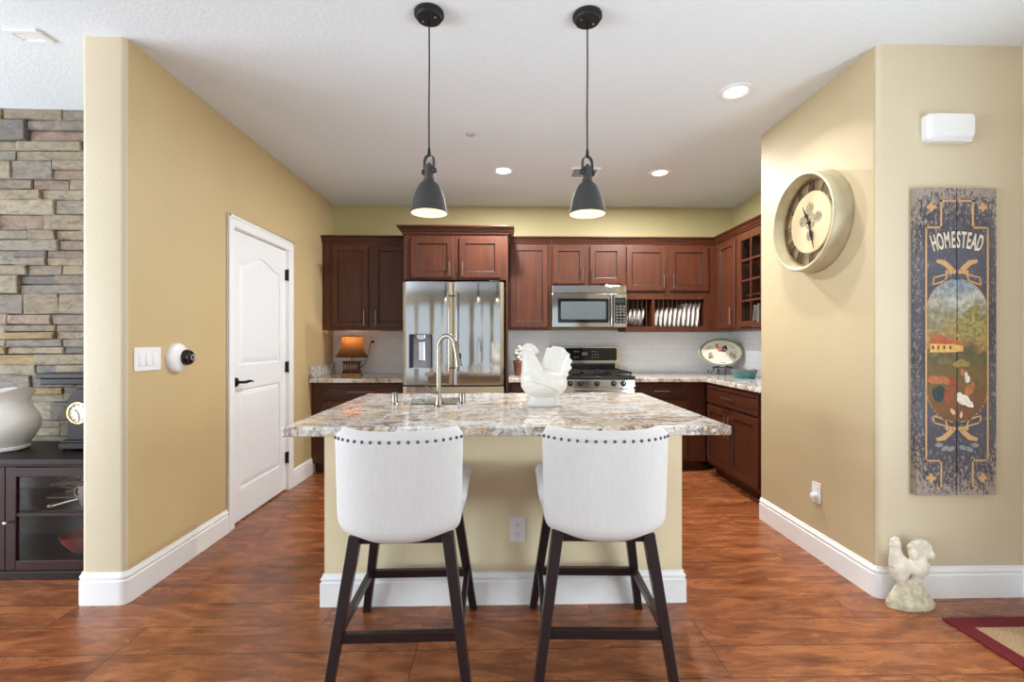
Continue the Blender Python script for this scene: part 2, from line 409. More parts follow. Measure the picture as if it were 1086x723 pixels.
# pantry door, set in the left wall and facing +X
dl = struct(obj('door_1', M(), m_door))
def door_slab():
    m = M(); y0, y1, z0, z1 = DY0+.008, DY1-.008, .012, 2.036; xb, xf = XL-.055, XL-.018
    m.box(xb, xf-.008, y0, y1, z0, z1)
    st = .105
    # face frame raised around the two panels
    pt = 0.93; pm = 1.10
    def strip(poly): m.prism([(a, b) for a, b in poly], xf-.008, xf, 'x')
    ya, yb = y0+st, y1-st
    strip([(y0, z0), (ya, z0), (ya, z1), (y0, z1)]); strip([(yb, z0), (y1, z0), (y1, z1), (yb, z1)])
    strip([(ya, z0), (yb, z0), (yb, .23), (ya, .23)]); strip([(ya, pt), (yb, pt), (yb, pm), (ya, pm)])
    top = [(ya+(yb-ya)*t/16, 1.82+.075*(.5-.5*math.cos(2*PI*t/16))) for t in range(17)]
    strip(top+[(yb, z1), (ya, z1)])
    def raised(poly):
        cx = sum(p[0] for p in poly)/len(poly); cy = sum(p[1] for p in poly)/len(poly)
        def ins(d):
            out = []
            for a, b in poly:
                out.append((a+(d if a < cx else -d)*(1 if abs(a-cx) > d else 0), b+(d if b < cy else -d)))
            return out
        m.loft([[(xf-.009, *p) for p in ins(.012)], [(xf-.006, *p) for p in ins(.02)], [(xf-.001, *p) for p in ins(.045)]])
    raised([(ya, .23), (yb, .23), (yb, pt), (ya, pt)])
    raised([(ya, pm), (yb, pm)]+top[::-1])
    return m
ds = door_slab()
bmm = bpy.data.meshes.new('door'); bmm.from_pydata(ds.v, [], ds.f); bmm.materials.append(m_door)
dl.data = bmm
hd = M(); hy, hz = DY0+.065, .985
hd.lathe([(.0, XL-.018), (.032, XL-.018), (.032, XL-.011), (.026, XL-.006), (.0, XL-.005)], (0, hy, hz), 'x', 24, False)
hd.tube([(XL-.008, hy, hz), (XL+.035, hy, hz), (XL+.045, hy+.02, hz), (XL+.045, hy+.07, hz+.004), (XL+.042, hy+.115, hz-.003)], [.010, .010, .011, .009, .006], 10)
obj('door_handle', hd, m_bronze, dl, smooth=45)
for hz_ in (.28, 1.05, 1.83):
    obj('hinge', M().box(XL-.02, XL+.004, DY1-.02, DY1+.004, hz_-.045, hz_+.045).lathe([(.0, hz_-.05), (.006, hz_-.05), (.006, hz_+.05), (.0, hz_+.05)], (XL+.004, DY1-.006, 0), 'z', 8, False), m_bronze, dl)
obj('latch_plate', M().box(XL-.03, XL-.002, DY0+.001, DY0+.006, .955, 1.01), m_bronze, dl)
cs = M(); cw = .07
for ya, yb in ((DY0-cw, DY0+.004), (DY1-.004, DY1+cw)):
    cs.box(XL+.0005, XL+.012, ya, yb, 0, DZ+cw-.004)
cs.box(XL+.0005, XL+.0121, DY0-cw, DY1+cw, DZ-.004, DZ+cw)
cs.box(XL+.012, XL+.018, DY0-cw, DY0-cw+.02, 0, DZ+cw); cs.box(XL+.012, XL+.018, DY1+cw-.02, DY1+cw, 0, DZ+cw); cs.box(XL+.012, XL+.018, DY0-cw, DY1+cw, DZ+cw-.02, DZ+cw)
cs.box(-2.0, XL+.0005, DY0, DY0+.007, 0, DZ); cs.box(-2.0, XL+.0005, DY1-.007, DY1, 0, DZ); cs.box(-2.0, XL+.0005, DY0, DY1, DZ-.01, DZ)
struct(obj('trim_1', cs, m_trim, bevel=.003))

# tiled splash behind the counters
struct(obj('wall_backsplash', M().box(-1.818, -.93, YB-.012, YB-.0005, .915, 1.379).box(.065, 1.277, YB-.012, YB-.0005, .915, 1.384).box(1.277, XR-.001, YB-.012, YB-.0005, .915, 1.368), m_tile))
struct(obj('wall_backsplash_right', M().box(XR-.012, XR-.0005, YPE, YB-.012, .915, 1.37), m_tile))

# ------------------------------------------------------------------ kitchen cabinets
def pull(parent, p, L, vert=True, out=.032):
    """bar pull on a door facing local -Y at p = (x, y, z)"""
    x, y, z = p; m = M(); d = (0, 0, 1) if vert else (1, 0, 0)
    e = lambda t: (x+d[0]*t, y-out, z+d[2]*t)
    m.tube([e(-L/2), e(L/2)], .0058, 10)
    for t in (-L*.33, L*.33):
        q = e(t); m.tube([(q[0], y, q[2]), (q[0], y-out, q[2])], .0045, 8)
    return obj('handle', m, m_nickel, parent, smooth=50)
CROWN = [(.0, 0), (.012, 0), (.014, .012), (.024, .02), (.03, .034), (.046, .05), (.05, .052), (.05, .064), (.0, .064)]
def crown(root, path, z, k=1.0):
    m = M().sweep([(o*k, z+h*k) for o, h in CROWN], path)
    for i in range(len(path)-1):                 # rope bead under the cap
        a, b = Vector(path[i]), Vector(path[i+1]); d = (b-a); L = d.length; d.normalize(); nrm = Vector((d.y, -d.x))
        n = int(L/.016)
        for q in range(n):
            c = a+d*(L*(q+.5)/n)+nrm*(.052*k); m.ell((c.x, c.y, z+.057*k), (.0055, .0055, .0055), 6, 4)
    return obj('crown_molding', m, m_cherry_h, root)
def carcass(x0, x1, y0, y1, z0, z1): return M().box(x0, x1, y0, y1, z0, z1)
def door(root, x0, x1, z0, z1, y=0, hx=None, hz=None, hl=.15, mat=None):
    d = obj('door', M().panel(x0, x1, z0, z1, y-.0005, .02), mat or m_cherry, root)
    if hx is not None: pull(d, (hx, y-.02, hz), hl)
    return d
def drawer(root, x0, x1, z0, z1, y=0, hl=.15):
    d = obj('drawer', M().panel(x0, x1, z0, z1, y-.0005, .02, fr=.022, bead=.008, rec=.004), m_cherry_h, root)
    if hl: pull(d, ((x0+x1)/2, y-.02, (z0+z1)/2), hl, False)
    return d
FY = 4.78
# wall cabinets: local x = world x, local y = 0 at the face
t = thing('wall_cabinet', 'two door cherry wall cabinet against the left wall above the small lamp', 'cabinet', (0, FY, 0), 0)
obj('body', carcass(-1.815, -.935, 0, .318, 1.38, 2.272), m_cherry, t, bevel=.002)
door(t, -1.712, -1.352, 1.404, 2.24, 0, -1.385, 1.505); door(t, -1.299, -.945, 1.404, 2.24, 0, -1.268, 1.505)
crown(t, [(-1.815, 0), (-.935, 0)], 2.27)
t = thing('wall_cabinet', 'deep raised cherry cabinet above the steel refrigerator with side panels', 'cabinet', (0, 4.44, 0), 0)
obj('body', carcass(-.925, .062, 0, .655, 1.85, 2.285), m_cherry, t, bevel=.002)
obj('side_panel', M().box(-.929, -.911, 0, .655, 0, 1.85), m_cherry, t); obj('side_panel', M().box(.042, .062, 0, .655, 0, 1.85), m_cherry, t)
door(t, -.854, -.455, 1.868, 2.246, 0, -.488, 1.95, .13); door(t, -.398, -.006, 1.868, 2.246, 0, -.366, 1.95, .13)
crown(t, [(-.925, .3), (-.925, 0), (.062, 0), (.062, .3)], 2.283, 1.15)
t = thing('wall_cabinet', 'single door cherry wall cabinet between refrigerator and microwave', 'cabinet', (0, FY, 0), 0)
obj('body', carcass(.066, .511, 0, .318, 1.385, 2.272), m_cherry, t, bevel=.002)
door(t, .09, .476, 1.41, 2.25, 0); crown(t, [(.066, 0), (.511, 0)], 2.27)
t = thing('wall_cabinet', 'short two door cherry wall cabinet directly above the microwave', 'cabinet', (0, FY, 0), 0)
obj('body', carcass(.513, 1.276, 0, .318, 1.838, 2.272), m_cherry, t, bevel=.002)
door(t, .526, .856, 1.856, 2.245, 0, .828, 1.95, .13); door(t, .907, 1.24, 1.856, 2.245, 0, .936, 1.95, .13); crown(t, [(.513, 0), (1.276, 0)], 2.27)
# plate rack cabinet
t = thing('plate_rack_cabinet', 'cherry wall cabinet with two doors over an open plate rack', 'cabinet', (0, FY, 0), 0)
mb = M().box(1.278, 2.235, 0, .318, 1.745, 2.272).box(1.278, 2.235, 0, .318, 1.37, 1.42).box(1.278, 1.294, 0, .318, 1.42, 1.745).box(2.1, 2.235, 0, .318, 1.42, 1.745).box(1.294, 2.1, .30, .318, 1.42, 1.745).box(1.294, 2.1, 0, .018, 1.70, 1.745)
obj('body', mb, m_cherry, t)
door(t, 1.286, 1.69, 1.785, 2.235, 0, 1.662, 1.88, .15); door(t, 1.735, 2.136, 1.785, 2.235, 0, 1.764, 1.88, .15)
crown(t, [(1.278, 0), (2.218, 0), (2.218, -.02)][:2], 2.27)
RX = [1.34+.047*i for i in range(5)]+[1.61+.047*i for i in range(11)]
obj('divider', M().box(1.556, 1.58, .004, .3, 1.42, 1.745), m_cherry, t)
for x in RX:
    if abs(x-1.568) > .02: obj('dowel', M().tube([(x-.023, .03, 1.421), (x-.023, .03, 1.744)], .004, 6), m_cherry, t)
# right run: local -Y looks to world -X, local x runs towards the camera
RZ = R(-90)
t = thing('wall_cabinet', 'narrow single door cherry corner cabinet above the oval platter', 'cabinet', (2.22, FY, 0), RZ)
obj('body', carcass(0.002, .46, 0, .338, 1.372, 2.272), m_cherry, t, bevel=.002)
door(t, .075, .42, 1.40, 2.235, 0, .39, 1.51, .16); crown(t, [(0.03, 0), (.46, 0)], 2.27)
t = thing('wall_cabinet', 'cherry wall cabinet with paned glass door at the right end', 'cabinet', (2.22, FY-.462, 0), RZ)
W_ = 1.0
obj('body', M().box(0, W_, .32, .338, 1.372, 2.272).box(0, .018, 0, .32, 1.372, 2.272).box(W_-.018, W_, 0, .32, 1.372, 2.272).box(.018, W_-.018, 0, .32, 2.25, 2.272).box(.018, W_-.018, 0, .32, 1.372, 1.395)
    .box(.018, .035, 0, .018, 1.395, 2.25).box(.455, .5, 0, .018, 1.395, 2.25).box(.018, W_-.018, 0, .018, 2.225, 2.25), m_cherry, t)
for zz in (1.68, 1.96): obj('shelf', M().box(.02, W_-.02, .03, .318, zz, zz+.016), m_cherry_h, t)
def glass_door(t, x0, x1, hx):
    z0, z1 = 1.40, 2.235; f = .05; m = M()
    m.box(x0, x0+f, -.021, -.001, z0, z1).box(x1-f, x1, -.021, -.001, z0, z1).box(x0+f, x1-f, -.021, -.001, z0, z0+f).box(x0+f, x1-f, -.021, -.001, z1-f, z1)
    xm = (x0+x1)/2; m.box(xm-.009, xm+.009, -.019, -.003, z0+f, z1-f)
    for k in range(1, 4):
        zz = z0+f+(z1-z0-2*f)*k/4; m.box(x0+f, x1-f, -.0185, -.0035, zz-.009, zz+.009)
    d = obj('door', m, m_cherry, t, bevel=.002); obj('glass', M().box(x0+f-.004, x1-f+.004, -.012, -.009, z0+f-.004, z1-f+.004), m_glass, d)
    pull(d, (hx, -.021, 1.51), .16)
glass_door(t, .032, .452, .43); glass_door(t, .50, .96, .52)
crown(t, [(0, 0), (W_, 0)], 2.27)
# base cabinets
def base(label, loc, rz, x0, x1, drawers, doors, d=.58, toe=True):
    t = thing('base_cabinet', label, 'cabinet', loc, rz)
    obj('body', M().box(x0, x1, 0, d, .10, .873).box(x0, x1, .075, d, 0, .10), m_cherry, t)
    for a in drawers: drawer(t, *a)
    for a in doors: door(t, *a)
    return t
BY = 4.505
base('cherry base cabinet in the far left corner under the lamp', (0, BY, 0), 0, -1.815, -.935, [(-1.71, -.95, .715, .855, 0, .26)], [(-1.71, -1.345, .13, .695, 0, -1.375, .6), (-1.315, -.95, .13, .695, 0, -1.285, .6)])
base('narrow cherry base cabinet between refrigerator and range', (0, BY, 0), 0, .066, .508, [(.09, .488, .715, .855, 0)], [(.09, .488, .13, .695, 0, .45, .6)])
base('cherry base cabinet with drawer to the right of the range', (0, BY, 0), 0, 1.284, 1.985, [(1.296, 1.80, .715, .855, 0)], [(1.296, 1.80, .13, .695, 0, 1.33, .6)])
base('two door cherry base cabinet under the turquoise dish', (1.985, 4.46, 0), RZ, 0.02, .945, [(.04, .925, .69, .85, 0, .22)], [(.04, .478, .13, .665, 0, .45, .53, .2), (.488, .925, .13, .665, 0, .516, .53, .2)], d=.57)
obj('filler_panel', M().box(.946, 1.155, 0, .57, 0, .873), m_cherry, bpy.data.objects['base_cabinet.003'])
# worktops
def slab(name, poly, label):
    o = obj(name, M().prism(poly, .875, .914), m_granite, bevel=.005); return tag(o, label, 'countertop')
o = slab('countertop', [(-1.815, 4.44), (-.932, 4.44), (-.932, 5.085), (-1.815, 5.085)], 'granite worktop beside the refrigerator carrying the lamp')
obj('side_splash', M().box(-1.8195, -1.795, 4.445, 5.085, .9145, 1.03), m_granite, o, bevel=.003)
slab('countertop', [(.066, 4.44), (.508, 4.44), (.508, 5.085), (.066, 5.085)], 'small granite worktop piece between refrigerator and range')
slab('countertop', [(1.284, 4.44), (1.955, 4.44), (1.955, 3.305), (2.545, 3.305), (2.545, 5.085), (1.284, 5.085)], 'L shaped granite worktop running right of the range')

# ------------------------------------------------------------------ refrigerator
t = thing('refrigerator', 'stainless french door refrigerator with ice and water dispenser', 'refrigerator', (0, 4.27, 0))
FX0, FX1, FM = -.902, .022, -.444
obj('body', M().box(FX0+.006, FX1-.006, .085, .78, .03, 1.80), plain('dark grey steel sides', sl(92, 92, 95), .4, .6), t, bevel=.004)
def curved_door(x0, x1, z0, z1, hole=None):
    m = M(); n = 14
    def front(x):
        u = (x-x0)/(x1-x0)*2-1; return .016*u*u+.016*max(0, abs(u)-.9)/.1*abs(u)
    if hole is None:
        xs = [x0+(x1-x0)*i/n for i in range(n+1)]
        m.loft([[(x, front(x), z) for x in xs]+[(x1, .078, z), (x0, .078, z)] for z in (z0, z1)])
    else:
        a, b, c, d = hole
        def seg(xa, xb, za, zb):
            k = max(2, int((xb-xa)/.03)); xs = [xa+(xb-xa)*i/k for i in range(k+1)]
            m.loft([[(x, front(x), z) for x in xs]+[(xb, .078, z), (xa, .078, z)] for z in (za, zb)])
        seg(x0, x1, d, z1); seg(x0, x1, z0, c); seg(x0, a, c, d); seg(b, x1, c, d)
    return m
HOLE = (-.845, -.628, 1.02, 1.335)
dr = obj('door', curved_door(FX0, FM-.003, .868, 1.812, HOLE), m_steel, t, smooth=20)
def fr_handle(parent, x, z0, z1):
    m = M().tube([(x, .012, z0+.03), (x, -.045, z0+.03)], .008, 8).tube([(x, .012, z1-.03), (x, -.045, z1-.03)], .008, 8).tube([(x, -.048, z0), (x, -.048, z1)], .011, 12)
    obj('handle', m, m_steel, parent, smooth=50)
fr_handle(dr, FM-.035, .99, 1.72)
a, b, c, d = HOLE
dp = obj('dispenser', M().box(a, b, .055, .077, c, d).box(a, a+.006, .01, .055, c, d).box(b-.006, b, .01, .055, c, d).box(a+.006, b-.006, .01, .055, d-.006, d).box(a+.006, b-.006, .01, .055, c, c+.006), m_grey_plastic, dr)
obj('control_strip', M().box(a+.007, a+.036, .004, .054, c+.007, d-.007), m_glass_black, dp); obj('control_strip', M().box(b-.016, b-.007, .006, .054, c+.007, d-.007), m_glass_black, dp)
obj('spout', M().prism([(a+.07, d-.007), (a+.15, d-.007), (a+.145, d-.04), (a+.13, d-.055), (a+.09, d-.055), (a+.075, d-.04)], .012, .05, 'y'), m_steel, dp, bevel=.003)
obj('paddle', M().box(a+.085, a+.14, .034, .044, c+.07, d-.07), m_chrome, dp, bevel=.004)
dr = obj('door', curved_door(FM+.003, FX1, .868, 1.812), m_steel, t, smooth=20); fr_handle(dr, FM+.035, .99, 1.72)
dr = obj('freezer_drawer', curved_door(FX0, FX1, .06, .852), m_steel, t, smooth=20)
obj('handle', M().tube([(-.80, .012, .78), (-.80, -.045, .78)], .008, 8).tube([(-.08, .012, .78), (-.08, -.045, .78)], .008, 8).tube([(-.83, -.048, .78), (-.05, -.048, .78)], .011, 12), m_steel, dr, smooth=50)
for x in (FX0+.09, FX1-.09): obj('hinge_cover', M().box(x-.05, x+.05, .03, .14, 1.813, 1.828), m_black, t, bevel=.004)
obj('base_grille', M().box(FX0+.02, FX1-.02, .06, .1, 0, .055), m_black, t)

# ------------------------------------------------------------------ microwave over the range
t = thing('microwave', 'stainless over the range microwave with dark window', 'microwave', (0, 4.72, 0))
x0, x1 = .514, 1.275
obj('body', M().box(x0, x1, .03, .375, 1.405, 1.834), m_black, t, bevel=.003)
obj('vent_panel', M().box(x0, x1, 0, .03, 1.755, 1.834), m_steel, t, bevel=.004)
dr = obj('door', M().box(x0, 1.135, -.004, .029, 1.41, 1.751), m_steel, t, bevel=.004)
obj('window', M().prism(rrect(.572, 1.09, 1.455, 1.7, .015), -.0075, -.003, 'y'), m_glass_black, dr)
obj('window_screen', M().prism(rrect(.602, 1.06, 1.49, 1.67, .01), -.0085, -.0076, 'y'), plain('grey screened glass', sl(86, 94, 98), .12), dr)
obj('handle', M().tube([(1.112, 0, 1.46), (1.112, -.04, 1.465)], .007, 8).tube([(1.112, 0, 1.715), (1.112, -.04, 1.71)], .007, 8).tube([(1.112, -.04, 1.44), (1.112, -.044, 1.58), (1.112, -.04, 1.735)], .0095, 12), m_chrome, dr, smooth=50)
cp = obj('control_panel', M().box(1.138, x1, -.004, .029, 1.41, 1.751), m_steel, t, bevel=.004)
obj('keypad', M().box(1.152, x1-.012, -.006, -.003, 1.45, 1.71), m_glass_black, cp)
mk = M()
for i in range(3):
    for j in range(6): mk.box(1.162+i*.036, 1.186+i*.036, -.0075, -.0058, 1.462+j*.03, 1.48+j*.03)
obj('keys', mk, plain('grey keys', sl(96, 98, 100), .5), cp)
obj('display', M().box(1.162, 1.255, -.0075, -.0058, 1.66, 1.695), plain('dark display', sl(30, 44, 48), .15), cp)

# ------------------------------------------------------------------ gas range
t = thing('gas_range', 'stainless gas range with black cooktop and five knobs', 'stove', (0, 4.42, 0))
x0, x1 = .516, 1.275
obj('body', M().box(x0, x1, .03, .66, .02, .905), m_steel, t, bevel=.003)
ck = obj('cooktop', M().box(x0, x1, -.005, .655, .9055, .935), m_black, t, bevel=.006)
mg = M()
for a, b in ((x0+.015, x0+.255), (x0+.262, x1-.262), (x1-.255, x1-.015)):
    for y in (.06, .57): mg.box(a, b, y, y+.014, .955, .972)
    for x in (a, b-.014, (a+b)/2-.006): mg.box(x, x+.013, .06, .584, .955, .972)
    for y in (.19, .32, .45): mg.box(a, b, y, y+.011, .957, .97)
    for x in (a+.004, b-.016):
        for y in (.063, .57): mg.box(x, x+.01, y, y+.01, .935, .956)
obj('grate', mg, plain('cast iron', sl(44, 36, 32), .6, .2), ck)
for x, y in ((x0+.13, .19), (x0+.13, .45), (x1-.13, .19), (x1-.13, .45), (x0+.38, .32)):
    obj('burner', M().lathe([(.0, .935), (.05, .935), (.05, .944), (.032, .946), (.032, .953), (0, .953)], (x, y, 0), 'z', 20, False), plain('burner cap', sl(70, 52, 40), .5), ck)
kp = obj('knob_panel', M().box(x0, x1, -.012, .03, .832, .9), m_steel, t, bevel=.005)
for x in (.652, .749, .906, 1.065, 1.158):
    kn = obj('knob', M().lathe([(0, -.012), (.027, -.012), (.027, -.02), (.021, -.024), (.019, -.045), (.0, -.046)], (x, 0, .866), 'y', 20, False), m_black, kp, smooth=40)
    obj('pointer', M().box(x-.0025, x+.0025, -.048, -.0455, .866, .884), m_chrome, kn)
dr = obj('oven_door', M().box(x0+.004, x1-.004, -.012, .028, .25, .815), m_steel, t, bevel=.005)
obj('window', M().box(x0+.09, x1-.09, -.015, -.011, .36, .66), m_glass_black, dr)
obj('handle', M().tube([(x0+.05, -.055, .765), (x1-.05, -.055, .765)], .012, 12).tube([(x0+.1, -.01, .765), (x0+.1, -.055, .765)], .008, 8).tube([(x1-.1, -.01, .765), (x1-.1, -.055, .765)], .008, 8), m_chrome, dr, smooth=50)
obj('bottom_drawer', M().box(x0+.004, x1-.004, -.012, .028, .06, .24), m_steel, t, bevel=.005)
obj('foot', M().box(x0+.02, x0+.06, .08, .12, 0, .022), m_black, t); obj('foot', M().box(x1-.06, x1-.02, .08, .12, 0, .022), m_black, t)
bg = obj('backguard', M().box(x0, x1, .585, .66, .9355, 1.04).prism([(.57, 1.04), (.66, 1.04), (.66, 1.215), (.585, 1.215)], x0, x1, 'x'), m_steel, t, bevel=.003)
obj('recess', M().box(x0+.01, x1-.05, .582, .586, .945, 1.03), m_black, bg)
def guard_pt(z, o=0): return .57+(z-1.04)/.175*.015-o
obj('control_glass', M().loft([[(x, guard_pt(z, .004), z) for x, z in rrect(x0+.03, x1-.035, 1.06, 1.195, .02)], [(x, guard_pt(z, -.002), z) for x, z in rrect(x0+.03, x1-.035, 1.06, 1.195, .02)]]), m_glass_black, bg)
mk = M()
for i in range(3):
    for j in range(3):
        x, z = .97+i*.028, 1.09+j*.03; mk.box(x, x+.016, guard_pt(z, .0055), guard_pt(z, .003), z, z+.013)
for x, z in ((.78, 1.09), (.81, 1.09), (.78, 1.15), (.81, 1.15), (.62, 1.12), (.66, 1.12)): mk.box(x, x+.018, guard_pt(z, .0055), guard_pt(z, .003), z, z+.014)
mk.box(.865, .925, guard_pt(1.12, .0055), guard_pt(1.12, .003), 1.115, 1.15)
obj('keys', mk, plain('light grey print', sl(120, 120, 122), .5), bg)

# ------------------------------------------------------------------ island
t = thing('kitchen_island', 'tan painted kitchen island base with white baseboard', 'island', (0, 0, 0))
IX0, IX1, IY0, IY1 = -.85, .882, 2.262, 3.14
obj('baseboard', M().sweep(BB, [(IX0, IY1), (IX0, IY0), (IX1, IY0), (IX1, IY1)]), m_trim, t, smooth=25)
TX0, TX1, TY0, TY1 = -.905, .968, 1.94, 3.19
SX0, SX1, SY0, SY1 = -.565, -.255, 2.62, 2.94
mt = M()
def ring_slab(m, o, h, z0, z1):
    f = lambda R_, z: [(R_[0], R_[2], z), (R_[1], R_[2], z), (R_[1], R_[3], z), (R_[0], R_[3], z)]
    vs = f(o, z0)+f(o, z1)+f(h, z1)+f(h, z0); fs = []
    for k in range(4):
        for j in range(4):
            a, b = k*4+j, k*4+(j+1) % 4; c, d = ((k+1) % 4)*4+(j+1) % 4, ((k+1) % 4)*4+j; fs.append((a, b, c, d))
    m.add(vs, fs)
ring_slab(mt, (TX0, TX1, TY0, TY1), (SX0, SX1, SY0, SY1), .8742, .914)
tag(obj('island_countertop', mt, m_granite, bevel=.006), 'polished cream and brown granite slab on the island', 'countertop')
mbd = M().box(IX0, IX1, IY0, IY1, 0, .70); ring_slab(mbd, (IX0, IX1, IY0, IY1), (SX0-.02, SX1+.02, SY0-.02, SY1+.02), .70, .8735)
obj('body', mbd, m_paint_island_lift, t)
ms = M(); th = .006
ms.box(SX0-.012, SX0-.001, SY0-.012, SY1+.012, .73, .8738).box(SX1+.001, SX1+.012, SY0-.012, SY1+.012, .73, .8738).box(SX0-.001, SX1+.001, SY0-.012, SY0-.001, .73, .8738).box(SX0-.001, SX1+.001, SY1+.001, SY1+.012, .73, .8738).box(SX0-.012, SX1+.012, SY0-.012, SY1+.012, .724, .73)
sk = tag(obj('sink', ms, m_steel), 'small stainless prep sink set in the island granite', 'sink')
obj('drain', M().lathe([(0, .7302), (.04, .7302), (.042, .733), (.03, .734), (0, .733)], ((SX0+SX1)/2, (SY0+SY1)/2, 0), 'z', 20, False), m_chrome, sk)
fb = thing('faucet', 'brushed nickel gooseneck faucet on the island', 'faucet', (-.338, 2.53, .9142), R(-25))
bl = M().lathe([(0, 0), (.027, 0), (.027, .006), (.02, .012), (.0165, .05), (.0165, .055), (0, .055)], n=20, cap=False)
obj('base', bl, m_nickel, fb, smooth=40)
path = [(0, 0, .05), (0, 0, .15), (0, 0, .27)]+[(.055-.055*math.cos(R(a)), 0, .325+.06*math.sin(R(a))) for a in range(0, 181, 15)][1:]
path = [(0, 0, .05), (0, 0, .16), (0, 0, .29)]+[(.052-.052*math.cos(R(a)), 0, .318+.066*math.sin(R(a))) for a in range(0, 161, 12)]
obj('spout', M().tube(path, .0125, 14), m_nickel, fb, smooth=60)
e = path[-1]; hdm = M().tube([(e[0]-.002, 0, e[2]+.006), (e[0]+.008, 0, e[2]-.03), (e[0]+.018, 0, e[2]-.085), (e[0]+.025, 0, e[2]-.125)], [.014, .0155, .0165, .0195], 14)
sh = obj('spray_head', hdm, m_nickel, fb, smooth=60)
obj('spray_button', M().ell((e[0]+.034, 0, e[2]-.07), (.005, .006, .018)), m_black, sh)
obj('lever', M().tube([(-.004, -.012, .075), (-.012, -.05, .085), (-.02, -.095, .12)], [.008, .006, .005], 10), m_nickel, fb, smooth=60)
def little_cap(name, label, x, y):
    o = obj(name, M().lathe([(0, 0), (.021, 0), (.021, .005), (.017, .008), (.017, .058), (.014, .066), (0, .068)], n=20, cap=False), m_nickel, smooth=40); o.location = (x, y, .9142); tag(o, label, 'sink fitting')
little_cap('soap_dispenser', 'short nickel cylinder on the granite left of the prep sink', -.60, 2.64)
little_cap('air_gap', 'short nickel cylinder on the granite right of the faucet', -.222, 2.66)

# ------------------------------------------------------------------ outlets, switch, wall devices
def outlet_plate(name, label, loc, rz, w=.073, h=.118):
    t = thing(name, label, 'outlet', loc, rz)
    obj('cover_plate', M().prism(rrect(-w/2, w/2, -h/2, h/2, .005), -.006, -.0005, 'y'), m_white_plastic, t)
    return t
t = outlet_plate('wall_outlet', 'white duplex outlet on the island between the stools', (.078, IY0, .358), 0)
for z in (-.022, .022):
    s_ = obj('socket', M().prism([(x*.017, z+y*.0155) for x, y in arc(0, 0, 1, 0, 360, 20)[:-1]], -.008, -.006, 'y'), m_white_plastic, t)
    obj('slot', M().box(-.0075, -.0055, -.0085, -.0078, z-.001, z+.008).box(.0055, .0075, -.0085, -.0078, z-.001, z+.007).box(-.002, .002, -.0085, -.0078, z-.01, z-.006), m_slot, s_)
t = outlet_plate('wall_outlet', 'white outlet with a round plug low on the right kitchen wall', (XP, 2.71, .377), RZ)
obj('socket', M().prism(rrect(-.017, .017, .006, .038, .008), -.008, -.006, 'y'), m_white_plastic, t)
obj('plug', M().lathe([(0, -.0062), (.02, -.0062), (.022, -.012), (.02, -.03), (.012, -.034), (0, -.035)], (0, 0, -.02), 'y', 20, False), m_white_plastic, t, smooth=40)
t = thing('light_switch', 'white triple rocker switch plate near the end of the left wall', 'light switch', (XL, 2.44, 1.178), R(90))
obj('cover_plate', M().prism(rrect(-.09, .09, -.06, .06, .005), -.006, -.0005, 'y'), m_white_plastic, t, bevel=.0015)
for x in (-.046, 0, .046): obj('rocker', M().loft([[(x+a*.0165, -.006, b*.033) for a, b in ((-1,-1),(1,-1),(1,1),(-1,1))], [(x+a*.0155, -.0075 if b > 0 else -.0125, b*.032) for a, b in ((-1,-1),(1,-1),(1,1),(-1,1))]]), m_white_plastic, t)
t = thing('security_camera', 'round white wall camera with black swivel head', 'camera', (XL, 2.655, 1.175), R(90))
obj('mount', M().lathe([(0, -.0005), (.083, -.0005), (.083, -.012), (.076, -.022), (.05, -.03), (0, -.033)], n=36, axis='y', cap=False), m_white_plastic, t, smooth=40)
hh = obj('head', M().lathe([(0, -.02), (.042, -.02), (.045, -.035), (.043, -.05), (.034, -.062), (.018, -.068), (0, -.069)], (.032, 0, .002), axis='y', n=28, cap=False), m_glass_black, t, smooth=40)
obj('lens_ring', M().lathe([(.012, -.0685), (.016, -.0685), (.016, -.071), (.012, -.071)], (.032, 0, .002), axis='y', n=24, cap=False), m_grey_plastic, hh)
t = thing('alarm_siren', 'white alarm siren box high on the right front wall', 'alarm siren', (2.20, YP, 2.32), 0)
obj('housing', M().loft([[(x, -.0005, z) for x, z in rrect(-.118, .118, -.066, .066, .02)], [(x, -.03, z) for x, z in rrect(-.118, .118, -.066, .066, .02)], [(x, -.05, z) for x, z in rrect(-.105, .105, -.052, .056, .02)]]), m_white_plastic, t, smooth=30)
obj('lower_grille', M().box(-.1, .1, -.045, -.004, -.074, -.0665), m_white_plastic, t, bevel=.003)

# ceiling fittings
def downlight(x, y, label, k=1):
    t = thing('recessed_light', label, 'ceiling light', (x, y, CH), 0, 'recessed ceiling lights')
    obj('trim_ring', M().lathe([(.062, -.0005), (.098, -.0005), (.098, -.005), (.09, -.009), (.068, -.006), (.062, -.0005)], n=36, cap=False), m_white_plastic, t, smooth=40)
    obj('lens', M().lathe([(0, -.0012), (.061, -.0012), (.061, -.003), (0, -.004)], n=32, cap=False), m_can, t)
    d = bpy.data.lights.new('recessed_lamp', 'AREA'); d.shape = 'DISK'; d.size = .12; d.energy = KC*k; d.color = (1, .985, .965); d.spread = R(180 if k == 1 else 125)
    o = bpy.data.objects.new('recessed_lamp', d); C.objects.link(o); o.parent = t; o.location = (0, 0, -.008)
downlight(1.38, 2.72, 'recessed ceiling light nearest the wall clock', .14); downlight(.018, 4.03, 'recessed ceiling light in front of the refrigerator'); downlight(1.385, 4.05, 'recessed ceiling light above the gas range side')
